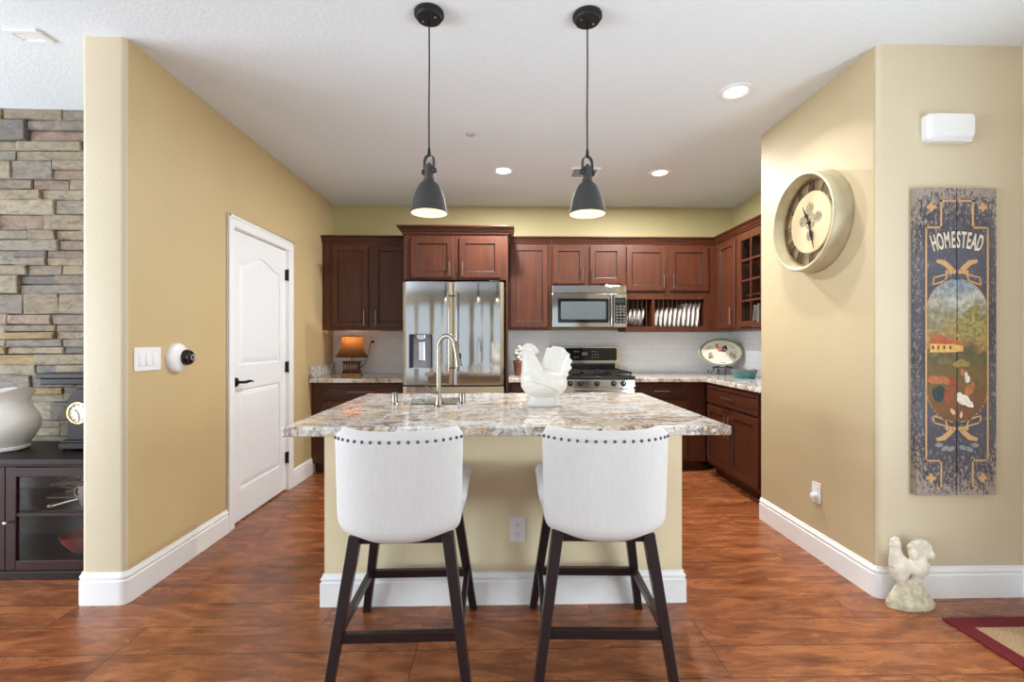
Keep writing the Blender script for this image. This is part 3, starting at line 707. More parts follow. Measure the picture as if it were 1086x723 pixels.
def vent(name, label, cx, cy, sx, sy, rz=0):
    t = thing(name, label, 'air vent', (cx, cy, CH), rz)
    m = M(); ring_slab(m, (-sx, sx, -sy, sy), (-sx+.022, sx-.022, -sy+.022, sy-.022), -.012, -.0005)
    obj('frame', m, m_white_plastic, t, bevel=.002)
    ml = M(); n = 7
    for i in range(n):
        y = -sy+.03+(2*sy-.06)*i/(n-1); ml.loft([[(x, y-.008, -.009), (x, y-.007, -.0105), (x, y+.009, -.003), (x, y+.008, -.0015)] for x in (-sx+.0225, sx-.0225)])
    obj('louver', ml, m_white_plastic, t); obj('duct', M().box(-sx+.0225, sx-.0225, -sy+.0225, sy-.0225, -.0012, -.0006), plain('shaded duct metal', sl(150, 150, 150), .7), t)
vent('ceiling_vent', 'white ceiling vent beside the stone wall', -2.268, 2.296, .075, .05); vent('ceiling_vent', 'square ceiling vent behind the right pendant', .72, 4.06, .125, .125)
tag(obj('sprinkler_cover', M().lathe([(0, 0), (.035, 0), (.035, -.004), (.03, -.007), (0, -.008)], n=28, cap=False), plain('grey white cover', sl(196, 194, 192), .5), smooth=40), 'small round cover plate on the ceiling between the pendants', 'sprinkler').location = (-.219, 3.321, CH-.0005)

# ------------------------------------------------------------------ pendants
def pendant(x, y, rz, label):
    t = thing('pendant_light', label, 'pendant light', (x, y, 0), rz, 'pair of pendants over the island')
    cn = obj('canopy', M().lathe([(0, CH-.0005), (.066, CH-.0005), (.066, CH-.012), (.058, CH-.016), (.055, CH-.028), (.0, CH-.03)], n=36, cap=False), m_black_matte, t, smooth=35)
    for a in (-.032, .032): obj('screw', M().ell((a, 0, CH-.03), (.005, .005, .004), 10, 6), m_chrome, cn)
    obj('cord', M().tube([(0, 0, CH-.028), (.001, 0, 2.5), (-.001, 0, 2.3), (0, 0, 2.105)], .0036, 8), m_black, t)
    obj('strain_relief', M().lathe([(0, 2.135), (.005, 2.135), (.009, 2.10), (0, 2.10)], n=12, cap=False), m_black, t)
    # yoke: flat strap bent over
    wx = .024; pth = [(-wx, 2.02), (-wx, 2.075)]+[(-wx*math.cos(R(a)), 2.075+.026*math.sin(R(a))) for a in range(20, 161, 20)]+[(wx, 2.075), (wx, 2.02)]
    m = M(); m.loft([[(px*1.0, -.008, pz), (px, .008, pz), (px*1.13, .008, pz+.003*(abs(px) < wx*.9)), (px*1.13, -.008, pz+.003*(abs(px) < wx*.9))] for px, pz in pth])
    yk = obj('yoke', m, m_charcoal, t)
    for sx in (-1, 1): obj('knob', M().lathe([(0, sx*.0215), (.011, sx*.0215), (.012, sx*.034), (.006, sx*.038), (0, sx*.038)], (0, 0, 2.03), 'x', 14, False), m_black_matte, yk)
    obj('socket', M().lathe([(0, 2.068), (.008, 2.066), (.012, 2.058), (.0205, 2.054), (.0205, 2.0), (.024, 1.998), (.024, 1.985), (0, 1.985)], n=24, cap=False), m_charcoal, t, smooth=35)
    z0 = 1.842
    prof = [(.023, 1.986), (.032, 1.981), (.045, 1.966), (.058, 1.94), (.069, 1.905), (.076, 1.868), (.081, 1.852), (.083, z0), (.080, z0), (.078, 1.852), (.073, 1.868), (.066, 1.903), (.055, 1.937), (.042, 1.962), (.03, 1.976), (.02, 1.98)]
    sd = obj('shade', M().lathe(prof[:9], n=40, cap=False), m_charcoal, t, smooth=50)
    obj('shade_lining', M().lathe([(.08, z0+.0005)]+prof[9:]+[(.0, 1.98)], n=40, cap=False), m_shade_in, sd, smooth=60)
    obj('bulb', M().ell((0, 0, 1.905), (.03, .03, .036)), m_bulb, t, smooth=180)
    d = bpy.data.lights.new('pendant_lamp', 'POINT'); d.energy = .55; d.shadow_soft_size = .03; d.color = (1, .85, .62)
    o = bpy.data.objects.new('pendant_lamp', d); C.objects.link(o); o.parent = t; o.location = (0, 0, 1.862)
pendant(-.324, 2.1, R(-28), 'charcoal bell pendant light hanging above the left stool'); pendant(.388, 2.1, R(24), 'charcoal bell pendant light hanging above the right stool')

# ------------------------------------------------------------------ bar stools (local: back towards -Y)
def stool(label, x, y, rz):
    t = thing('bar_stool', label, 'bar stool', (x, y, 0), rz, 'upholstered stools at the island')
    yb = -.33
    # backrest shell: barrel plan, sides sloping down to the seat
    def plan(phi, hw, db):
        s_, c_ = math.sin(phi), math.cos(phi); p = 2/2.9
        return (hw*math.copysign(abs(s_)**p, s_), -db*math.copysign(abs(c_)**p, c_))
    n = 40; rows = 16; zb, zt = .556, .950; outer = []; inner = []
    def shell(u, v, off=0):
        z = zb+(zt-zb)*v
        hw = .241+.008*v-.055*(1-math.sqrt(max(0, 1-(max(0, .08-(z-zb))/.08)**2)))-.012*(1-math.sqrt(max(0, 1-(max(0, z-zt+.02)/.02)**2)))
        x = hw*u; y = -.335+.012*(1-v)+.11*abs(u)**2.8
        return x, y, z+.004*abs(u)**3*v
    for i in range(rows+1):
        v = i/rows; e = max(0, abs(v-.5)*2-.8)/.2; tk = .062*math.sqrt(max(.04, 1-e**2*.96)); sh_ = (.062-tk)/2; ro, ri = [], []
        for j in range(n+1):
            u = -1+2*j/n; x, y, z = shell(u, v); g = max(0, abs(u)-.9)/.1; t2 = tk*math.sqrt(max(.06, 1-g*g*.94)); s2 = (.062-t2)/2
            nx, ny = -.375*u*abs(u)/.226, 1; L_ = math.hypot(nx, ny); nx, ny = nx/L_, ny/L_
            ro.append((x+nx*s2, y+ny*s2, z)); ri.append((x+nx*(s2+t2), y+ny*(s2+t2), z))
        outer.append(ro); inner.append(ri)
    bk = obj('backrest', M().loft([o+i_[::-1] for o, i_ in zip(outer, inner)]), m_fabric, t, smooth=60)
    # nailheads along the top of the outer back
    ms = M()
    for k in range(18):
        a_ = -1+2*(k+.5)/18; u = math.sin(a_*1.2)/math.sin(1.2)*.94; x, y, z = shell(u, .93); ms.ell((x, y+.001, z-.004), (.0062, .0045, .0062), 10, 6)
    obj('nailhead_trim', ms, m_stud, bk, smooth=180)
    # seat cushion
    def seat_ring(e, z, fr=0): return [(px, py, z) for px, py in rrect(-.243+e, .243-e, -.22+e, .27-e-fr, .07)]
    obj('seat', M().loft([seat_ring(.045, .548), seat_ring(.03, .555), seat_ring(.02, .60), seat_ring(.004, .655), seat_ring(.0, .675), seat_ring(.006, .69), seat_ring(.025, .70), seat_ring(.07, .706)]), m_fabric, t, smooth=60)
    fx, fy = .165, .17
    m = M(); z0, z1 = .505, .547
    m.box(-fx, fx, -fy-.012, -fy+.012, z0, z1).box(-fx, fx, fy-.012, fy+.012, z0, z1).box(-fx-.012, -fx+.012, -fy, fy, z0, z1).box(fx-.012, fx+.012, -fy, fy, z0, z1)
    obj('seat_frame', m, m_espresso, t)
    bxf, byf = .25, .262; legs = {}
    for sx in (-1, 1):
        for sy in (-1, 1):
            top = Vector((sx*.172, sy*.185, .54)); bot = Vector((sx*bxf, sy*byf, 0)); legs[sx, sy] = (top, bot)
            m = M(); a, b = .022, .017
            m.loft([[(bot.x+i*b, bot.y+j*b, 0) for i, j in ((-1,-1),(1,-1),(1,1),(-1,1))], [(top.x+i*a, top.y+j*a, .545) for i, j in ((-1,-1),(1,-1),(1,1),(-1,1))]])
            obj('leg', m, m_espresso, t, bevel=.003)
    at = lambda k, z: legs[k][1]+(legs[k][0]-legs[k][1])*(z/.545)
    def st(k0, k1, z):
        a, b = at(k0, z), at(k1, z); d = (b-a).normalized(); obj('stretcher', M().bar(a+d*.012, b-d*.012, .022, .036, side=(d.y, -d.x, 0)), m_espresso, t, bevel=.002)
    st((-1,-1), (1,-1), .19); st((-1,1), (1,1), .19); st((-1,-1), (-1,1), .2); st((1,-1), (1,1), .2)
    return t
stool('cream upholstered counter stool with dark splayed legs at the left', -.378, 1.955, R(1))
stool('cream upholstered counter stool with dark splayed legs right of the outlet', .392, 1.955, R(-2))

# ------------------------------------------------------------------ white rooster on the island
def rooster():
    m = M(); Y = 0
    def blob(path, rs, fl=.75):
        """tapered limb in the XZ plane, flattened in y"""
        rings = []
        for i, (x, z) in enumerate(path):
            a = Vector(path[max(0, i-1)]); b = Vector(path[min(len(path)-1, i+1)]); d = (b-a).normalized(); nx, nz = -d.y, d.x; r_ = rs[i]
            rings.append([(x+nx*r_*math.cos(q), r_*fl*math.sin(q), z+nz*r_*math.cos(q)) for q in [2*PI*k/20 for k in range(20)]])
        m.loft(rings)
    m.lathe([(0, 0), (.092, 0), (.094, .012), (.086, .024), (.078, .05), (.088, .09), (0, .1)], (-.008, 0, 0), n=32, sy=.62)
    m.ell((-.006, 0, .125), (.125, .082, .088)); m.ell((-.06, 0, .15), (.075, .07, .085)); m.ell((.06, 0, .13), (.068, .06, .07))
    blob([(-.05, .13), (-.07, .2), (-.082, .25), (-.092, .285), (-.092, .31)], [.085, .062, .046, .036, .026], .85)   # neck
    m.ell((-.092, 0, .293), (.035, .028, .032)); m.lathe([(.014, 0), (.008, .018), (.001, .03)], (0,0,0), n=10) if False else None
    blob([(-.115, .292), (-.135, .287), (-.146, .280)], [.012, .008, .002])                  # beak
    for x, z, r_ in ((-.116, .322, .014), (-.10, .332, .017), (-.08, .332, .017), (-.06, .322, .016), (-.045, .306, .013)): m.ell((x, 0, z), (r_, .010, r_*1.15))
    m.ell((-.112, 0, .262), (.013, .014, .022))                                               # wattle
    # tail: a fan of sickle feathers
    for k, (x1, z1, x2, z2, r1) in enumerate([(.02, .24, .03, .325, .03), (.045, .25, .065, .333, .034), (.065, .245, .10, .325, .036), (.08, .23, .128, .30, .034), (.085, .21, .145, .265, .03), (.09, .19, .147, .225, .026), (.085, .165, .132, .185, .024)]):
        blob([(.05, .13), (x1, z1), (x2, z2)], [.05, r1*1.25, r1*.62], .62)
    blob([(.03, .15), (.045, .22), (.065, .28), (.075, .305)], [.05, .05, .045, .03], .5)
    for s_ in (-1, 1):
        for q in range(4): m.ell((-.03+.026*q, s_*.074, .14-.008*q), (.05, .014, .014), rot=Matrix.Rotation(R(18+6*q), 3, 'Y'))   # wing feathers
    o = obj('rooster_figurine', m, m_ceramic, remesh=.0042)
    o.location = (.236, 2.555, .9142); o.scale = (.98, .98, .98)
    tag(o, 'large white glazed ceramic rooster on the island countertop', 'figurine')
rooster()
# ------------------------------------------------------------------ garden rooster by the wall corner
def figurine():
    t = thing('garden_rooster', 'weathered white hen and rooster statue on the floor by the wall corner', 'figurine', (1.955, 2.19, 0))
    m = M()
    rings = []
    for z, rx, ry in ((0, .112, .05), (.024, .113, .051), (.034, .107, .047), (.06, .094, .04), (.09, .075, .034), (.115, .055, .028), (.135, .03, .02)):
        rings.append([(rx*math.cos(2*PI*k/40)*(1+random.uniform(-.05, .05)), ry*math.sin(2*PI*k/40)*(1+random.uniform(-.06, .06)), z) for k in range(40)])
    m.loft(rings); obj('mound', m, m_moss, t, remesh=.0035)
    m = M()
    def blob(path, rs, fl=.7):
        rr = []
        for i, (x, z) in enumerate(path):
            a = Vector(path[max(0, i-1)]); b = Vector(path[min(len(path)-1, i+1)]); d = (b-a).normalized(); nx, nz = -d.y, d.x
            rr.append([(x+nx*rs[i]*math.cos(q), rs[i]*fl*math.sin(q), z+nz*rs[i]*math.cos(q)) for q in [2*PI*k/16 for k in range(16)]])
        m.loft(rr)
    # left bird: upright, slim
    m.ell((-.05, 0, .185), (.045, .034, .068)); blob([(-.06, .2), (-.07, .26), (-.072, .295)], [.042, .028, .022]); m.ell((-.071, 0, .3), (.024, .02, .022))
    for x, z in ((-.088, .318), (-.074, .325), (-.06, .322)): m.ell((x, 0, z), (.011, .008, .011))
    blob([(-.09, .297), (-.108, .29)], [.009, .002]); blob([(-.045, .14), (-.04, .1)], [.02, .016])
    blob([(-.02, .19), (0.0, .2)], [.04, .03])
    # right bird: round fanned tail
    m.ell((.035, 0, .19), (.05, .036, .055)); m.ell((.05, .006, .258), (.054, .02, .052)); m.ell((0.012, -.006, .25), (.02, .02, .028)); m.ell((.016, -.004, .275), (.012, .01, .012))
    for a in range(-20, 170, 24): m.ell((.05+.05*math.cos(R(a)), .006, .258+.047*math.sin(R(a))), (.017, .014, .017))
    m.ell((.1, 0, .245), (.02, .014, .022)); blob([(.03, .15), (.035, .1)], [.028, .02]); blob([(.06, .16), (.07, .19), (.085, .21)], [.03, .025, .014])
    obj('birds', m, m_plaster, t, remesh=.0045)
figurine()

# ------------------------------------------------------------------ lamp on the left counter
def lamp():
    t = thing('table_lamp', 'small lamp with lit brown bell shade in the far left corner', 'lamp', (-1.545, 4.86, .9142))
    m_car = plain('carved dark brown resin', sl(84, 52, 36), .5, var=.35, nscale=60, bump=.5)
    m_gold = plain('antique gold', sl(170, 130, 80), .4, .6)
    obj('base', M().prism(rrect(-.105, .105, -.055, .055, .012), 0, .014).prism(rrect(-.095, .095, -.05, .05, .01), .014, .024), m_gold, t, bevel=.003)
    bd = obj('body', M().prism(rrect(-.088, .088, -.045, .045, .012), .0245, .05).prism(rrect(-.08, .08, -.04, .04, .01), .05, .135).prism(rrect(-.09, .09, -.046, .046, .012), .135, .15), m_car, t, bevel=.004)
    ms = M()
    for k in range(5): ms.ell((-.055+.0275*k, -.04, .092), (.011, .008, .03), 12, 8)
    obj('carved_relief', ms, plain('silvered relief', sl(150, 130, 116), .35, .4), bd, smooth=180)
    for x in (-.07, -.035, .035, .07): obj('bun_foot', M().ell((x, -.052, .034), (.009, .007, .008), 10, 6), m_bronze, t)
    obj('stem', M().tube([(0, 0, .15), (0, 0, .33)], .006, 10), m_gold, t)
    prof = [(.166, .196), (.153, .206), (.136, .235), (.122, .275), (.112, .33), (.105, .40), (.103, .402)]
    a = N('brown silk lampshade'); s3 = a.noise(a.map((80, 80, 4)), 2, 3)
    a.set(a.ramp(s3, [(.3, sl(96, 64, 40)), (.7, sl(132, 94, 62))]), .8); a.b.inputs['Transmission Weight'].default_value = 0
    tl = a.n.new('ShaderNodeBsdfTranslucent'); tl.inputs[0].default_value = sl(150, 98, 56); mx = a.n.new('ShaderNodeMixShader'); mx.inputs[0].default_value = .5
    a.L(a.b.outputs[0], mx.inputs[1]); a.L(tl.outputs[0], mx.inputs[2]); a.L(mx.outputs[0], a.n['Material Output'].inputs['Surface'])
    n = 32; rr = []
    for r_, h in prof: rr.append([(r_*math.cos(2*PI*k/n)*(1+.012*math.cos(8*2*PI*k/n)), r_*.7*math.sin(2*PI*k/n)*(1+.012*math.cos(8*2*PI*k/n)), h) for k in range(n)])
    sh = obj('lamp_shade', M().loft(rr, True, False), a.m, t, smooth=60)
    mtr = M().lathe([(.163, .188), (.169, .19), (.169, .2), (.163, .2)], n=32, cap=False, sy=.7).lathe([(.102, .398), (.107, .398), (.107, .408), (.102, .408)], n=32, cap=False, sy=.7)
    obj('shade_trim', mtr, plain('brown braid', sl(82, 54, 34), .8), sh)
    obj('finial', M().lathe([(0, .40), (.004, .4), (.007, .412), (.003, .425), (0, .427)], n=12, cap=False), m_gold, t)
    obj('bulb', M().ell((0, 0, .345), (.022, .022, .03)), m_bulb, t, smooth=180)
    d = bpy.data.lights.new('lamp_glow', 'POINT'); d.energy = 3.2; d.shadow_soft_size = .03; d.color = (1, .74, .44)
    o = bpy.data.objects.new('lamp_glow', d); C.objects.link(o); o.parent = t; o.location = (0, 0, .37)
    obj('cord', M().tube([(.06, .05, .06), (.1, .13, .12), (.12, .2, .26), (.128, .214, .33), (.155, .212, .345)], .0035, 8), m_black, t)
    obj('plug', M().box(.143, .171, .196, .2235, .335, .36), m_black, t, bevel=.004)
lamp()
# crock beside the range, seen past the ceramic rooster
t = thing('utensil_crock', 'small brown pot of pale blossoms behind the ceramic rooster', 'pot', (.19, 4.80, .9142))
obj('pot', M().lathe([(0, 0), (.05, 0), (.055, .01), (.066, .125), (.07, .13), (.07, .155), (.062, .155), (.06, .13), (0, .13)], n=28, cap=False), plain('rust brown clay', sl(128, 82, 60), .5), t, smooth=35)
mf = M()
for k in range(26):
    a = random.uniform(0, 2*PI); q = random.uniform(0, .06); h = random.uniform(.17, .30)*(1-q*3); mf.ell((q*math.cos(a), q*math.sin(a), max(.165, h)), (.022, .022, .018), 10, 6)
mf.tube([(0, 0, .13), (0, 0, .25)], .01, 8)
obj('blossoms', mf, plain('pale cream blossom', sl(214, 204, 190), .7), t, smooth=180)

# ------------------------------------------------------------------ plates in the rack
def disc(r): return M().lathe([(0, 0), (r*.6, 0), (r*.66, .006), (r, .016), (r*1.0, .02), (r*.64, .011), (r*.58, .005), (0, .005)], n=36, axis='x', cap=False)
def square_plate(h):
    a = h/2; f = lambda e, x: [(x, -a+e, -a+e), (x, a-e, -a+e), (x, a-e, a-e), (x, -a+e, a-e)]
    return M().loft([f(.05, 0), f(.03, .004), f(0, .018), f(0, .022), f(.035, .009), f(.055, .005)])
p1 = None
ordw = ['leftmost', 'second from the left', 'third from the left', 'rightmost']
for k in range(4):
    if p1 is None: o = p1 = obj('saucer', disc(.095), m_china, smooth=40)
    else: o = p1.copy(); C.objects.link(o)
    o.location = (1.325+.045*k, FY+.14, 1.421+.107); o.rotation_euler = (0, R(13), 0)
    tag(o, 'white round plate, %s in the left bay of the plate rack' % ordw[k], 'plate', 'round plates in the plate rack')
ordw = ['first', 'second', 'third', 'fourth', 'fifth', 'sixth', 'seventh', 'eighth', 'ninth', 'tenth']
p1 = {}
for k in range(10):
    h = .2 if k < 6 else .245
    if h not in p1: o = p1[h] = obj('dinner_plate', square_plate(h), m_china, bevel=.002)
    else: o = p1[h].copy(); C.objects.link(o)
    o.location = (1.615+.047*k, FY+.162, 1.4215+h/2*.99+.004); o.rotation_euler = (0, R(8), 0)
    tag(o, '%s white plate, %s from the left in the right bay of the plate rack' % ('small square' if k < 6 else 'tall square', ordw[k]), 'plate', 'square plates in the plate rack')
# things behind the glass door
p1 = None; ow = ['farthest', 'second farthest', 'third farthest', 'nearest']
for k in range(4):
    if p1 is None: o = p1 = obj('display_plate', square_plate(.2), m_china, bevel=.002)
    else: o = p1.copy(); C.objects.link(o)
    o.location = (2.40, 4.235-.075*k, 1.3955+.105); o.rotation_euler = (0, R(8), R(-90))
    tag(o, 'white plate standing on the glass cabinet bottom, %s from the camera' % ow[k], 'plate', 'plates behind the cabinet glass')
o = obj('cream_jug', M().lathe([(0, 0), (.04, 0), (.055, .04), (.05, .09), (.034, .12), (.04, .15), (.036, .15), (.03, .12), (0, .11)], n=24, cap=False), m_china, smooth=40); o.location = (2.40, 3.99, 1.6965); tag(o, 'small white jug on the middle shelf of the glass cabinet', 'jug')

# ------------------------------------------------------------------ oval rooster platter on its stand, and the dish
def platter():
    t = thing('oval_platter', 'oval platter painted with a rooster, propped on a scroll stand', 'platter', (2.315, 4.86, 1.15), 0)
    t.rotation_euler = (R(-14), 0, R(-6))
    def oval(r): return [(r*.236*math.cos(2*PI*k/48), r*.150*math.sin(2*PI*k/48)) for k in range(48)]
    def lay(r0, y): return [(x, y, z) for x, z in oval(r0)]
    m_pl = plain('cream glazed platter', sl(226, 220, 204), .25, var=.03)
    obj('dish', M().loft([lay(.5, .012), lay(.72, .01), lay(1, -.008), lay(1.0, -.013), lay(.97, -.014), lay(.74, .001), lay(.68, .004), lay(.3, .004)]), m_pl, t, smooth=40)
    gr = plain('grey green glaze', sl(128, 128, 104), .35, var=.2, nscale=60)
    obj('rim_band', M().loft([lay(.985, -.0146), lay(.985, -.0152), lay(.86, -.0085), lay(.86, -.007)], True, False), gr, t)
    def flat(name, polys, mat, y=.0025):
        m = M()
        for p in polys: m.prism([(x, z) for x, z in p], y-.0012, y, 'y')
        return obj(name, m, mat, t)
    el = lambda cx, cz, rx, rz, a=0: [(cx+rx*math.cos(q)*math.cos(R(a))-rz*math.sin(q)*math.sin(R(a)), cz+rx*math.cos(q)*math.sin(R(a))+rz*math.sin(q)*math.cos(R(a))) for q in [2*PI*k/14 for k in range(14)]]
    flat('painted_rooster_body', [el(-.005, .03, .035, .022, 10), el(-.032, .055, .012, .026, 20)], plain('orange brown glaze', sl(196, 122, 84), .35))
    flat('painted_rooster_comb', [el(-.04, .084, .011, .008), el(-.046, .066, .005, .008)], plain('red glaze', sl(168, 52, 38), .35), .0015)
    flat('painted_rooster_tail', [el(.034, .056, .03, .012, 40), el(.05, .046, .012, .024, 20), el(.02, .018, .03, .01, -10)], plain('dark slate glaze', sl(70, 66, 70), .35), .0015)
    lv = [el(-.12+random.uniform(-.03, .03), -.02+random.uniform(-.04, .03), .014, .005, random.uniform(0, 180)) for _ in range(9)]+[el(.12+random.uniform(-.03, .03), -.02+random.uniform(-.04, .03), .014, .005, random.uniform(0, 180)) for _ in range(9)]+[el(s_*.12, .055, .03, .004, s_*-35) for s_ in (-1, 1)]
    flat('painted_leaves', lv, plain('olive glaze', sl(138, 134, 96), .4), .0012)
    flat('painted_flowers', [el(-.115, -.03, .012, .01), el(.125, -.025, .012, .01)], plain('ochre glaze', sl(190, 150, 100), .4), .0008)
    s = thing('plate_stand', 'dark wrought iron scroll stand holding the oval platter', 'stand', (2.315, 4.86, .9142), R(-6))
    r_ = .0042; m = M()
    for sx in (-1, 1):
        m.tube([(sx*.04, .09, .36), (sx*.04, .06, .2), (sx*.045, .015, .06), (sx*.05, -.035, .055), (sx*.05, -.05, .075)], r_, 8) if False else None
        m.tube([(sx*.07, -.02, .085), (sx*.10, -.045, .05), (sx*.135, -.05, .015), (sx*.155, -.05, .02), (sx*.155, -.05, .045), (sx*.135, -.05, .05)], r_, 8)
        m.tube([(sx*.07, -.02, .085), (sx*.04, -.05, .088), (sx*.035, -.055, .105)], r_, 8)
        m.tube([(sx*.05, -.015, .085), (sx*.03, -.02, .04), (sx*.03, -.03, .0045)], r_, 8)
        m.tube([(sx*.05, -.015, .085), (sx*.03, .06, .2), (0, .095, .37)], r_, 8)
        for q in range(4): m.ell((sx*(.05+.014*q), -.028, .088-.004*q), (.013, .006, .008), 8, 6)
    m.tube([(-.07, -.02, .085), (0, -.02, .08), (.07, -.02, .085)], r_, 8); m.tube([(0, .075, .30), (0, .1, .15), (0, .11, .0045)], r_, 8)
    obj('frame', m, plain('wrought iron', sl(52, 48, 44), .5, .5), s)
    obj('cream_rosette', M().ell((0, -.03, .105), (.028, .008, .02), 14, 8).ell((0, -.03, .135), (.03, .007, .012), 14, 8), m_china, s, smooth=180)
    obj('finial', M().ell((0, .095, .378), (.008, .008, .009), 10, 8), m_black_matte, s)
platter()
t = thing('oval_dish', 'turquoise glazed oval baking dish on the right worktop', 'bowl', (2.335, 4.43, .9142), R(20))
def ring_e(rx, ry, z): return [(rx*math.cos(2*PI*k/36), ry*math.sin(2*PI*k/36), z+.003*math.cos(6*2*PI*k/36)*(z > .05)) for k in range(36)]
obj('dish', M().loft([ring_e(.10, .07, 0), ring_e(.106, .075, .008), ring_e(.125, .09, .055), ring_e(.135, .098, .075), ring_e(.128, .092, .0755), ring_e(.118, .083, .054), ring_e(.095, .065, .012)]), plain('turquoise glaze', sl(70, 124, 124), .2, var=.25, nscale=18), t, smooth=50)
obj('rim', M().loft([ring_e(.1355, .0985, .0755), ring_e(.137, .1, .079), ring_e(.131, .095, .081), ring_e(.128, .092, .0765)], True, False), plain('terracotta rim glaze', sl(158, 104, 92), .3, var=.3), t, smooth=60)

# ------------------------------------------------------------------ wall clock
def clock():
    t = thing('wall_clock', 'large round antique cream wall clock with roman numerals', 'clock', (XP, 2.71, 1.968), RZ)
    m_rim = plain('antique cream patina', sl(190, 180, 148), .42, .1, var=.14, nscale=7)
    m_brass = plain('aged brass', sl(150, 124, 88), .4, .7, var=.2)
    R0 = .292
    L = lambda p, mat, name, par=t, n=64: obj(name, M().lathe(p, axis='y', n=n, cap=False), mat, par, smooth=35)
    L([(R0-.03, -.001), (R0, -.001), (R0+.003, -.012), (R0, -.025), (R0-.004, -.07), (R0-.004, -.095), (R0-.008, -.104), (R0-.018, -.105), (R0-.024, -.1), (R0-.026, -.08), (R0-.03, -.07), (R0-.034, -.018)], m_rim, 'rim')
    L([(0, -.012), (.262, -.012), (.262, -.018), (0, -.018)], plain('olive grey back plate', sl(150, 132, 100), .6, 0, var=.15), 'back_plate')
    L([(.247, -.03), (.257, -.03), (.257, -.04), (.247, -.04), (.247, -.03)], m_brass, 'chapter_ring')
    L([(0, -.03), (.176, -.03), (.18, -.036), (.176, -.042), (0, -.043)], plain('cream dial', sl(196, 176, 138), .65, var=.08, nscale=10), 'dial')
    m_num = plain('dark bronze numeral', sl(92, 74, 52), .5, .3)
    num = ['XII', 'I', 'II', 'III', 'IIII', 'V', 'VI', 'VII', 'VIII', 'IX', 'X', 'XI']
    for k, s_ in enumerate(num):
        m = M(); a0 = R(90-30*k); wds = {'I': .013, 'V': .026, 'X': .026}; tot = sum(wds[c] for c in s_); u = -tot/2
        for c in s_:
            wd = wds[c]; segs = {'I': [((.5, 0), (.5, 1))], 'V': [((0, 1), (.5, 0)), ((1, 1), (.5, 0))], 'X': [((0, 0), (1, 1)), ((0, 1), (1, 0))]}[c]
            for (xa, ya), (xb, yb) in segs:
                def P(xx, yy):
                    rr = .184+.062*yy; uu = (u+wd*(.1+.8*xx)); rad = Vector((math.cos(a0), math.sin(a0))); tan = Vector((math.sin(a0), -math.cos(a0)))
                    q = rad*rr+tan*uu; return (q.x, -.036, q.y)
                m.bar(P(xa, ya), P(xb, yb), .0055, .005, side=(0, 1, 0))
            u += wd
        obj('numeral', m, m_num, t)
    m = M()
    for cx, cz, r_ in ((0, .085, .032), (.07, 0.02, .03), (-.065, .02, .03), (0, -.075, .032), (.0, .01, .05)):
        m.lathe([(r_*.72, -.043), (r_*.85, -.043), (r_*.85, -.0455), (r_*.72, -.0455), (r_*.72, -.043)], (cx, 0, cz), 'y', 28, False)
        for q in range(14):
            a = 2*PI*q/14; p = (cx+r_*.85*math.cos(a), -.0443, cz+r_*.85*math.sin(a)); m.bar(p, (cx+r_*math.cos(a), -.0443, cz+r_*math.sin(a)), .004, .0025, side=(0, 1, 0))
        for q in range(4):
            a = PI*q/4+.3; m.bar((cx+r_*.75*math.cos(a), -.044, cz+r_*.75*math.sin(a)), (cx-r_*.75*math.cos(a), -.044, cz-r_*.75*math.sin(a)), .004, .002, side=(0, 1, 0))
    obj('gear_ornament', m, plain('grey gear print', sl(150, 138, 116), .6), t)
    def hand(name, ang, L_, w_):
        d = Vector((math.sin(R(ang)), math.cos(R(ang)))); p = Vector((d.y, -d.x)); m = M()
        pts = [d*-.02+p*.004, d*L_*.3+p*.004, d*L_*.42+p*w_, d*L_*.55+p*.005, d*L_, d*L_*.55-p*.005, d*L_*.42-p*w_, d*L_*.3-p*.004, d*-.02-p*.004]
        m.prism([(q.x, q.y) for q in pts], -.052, -.049, 'y'); return obj(name, m, m_black, t)
    hand('hour_hand', -28, .12, .014); hand('minute_hand', 165, .172, .014)
    obj('hub', M().lathe([(0, -.046), (.011, -.046), (.011, -.056), (0, -.057)], axis='y', n=16, cap=False), m_black, t)
clock()

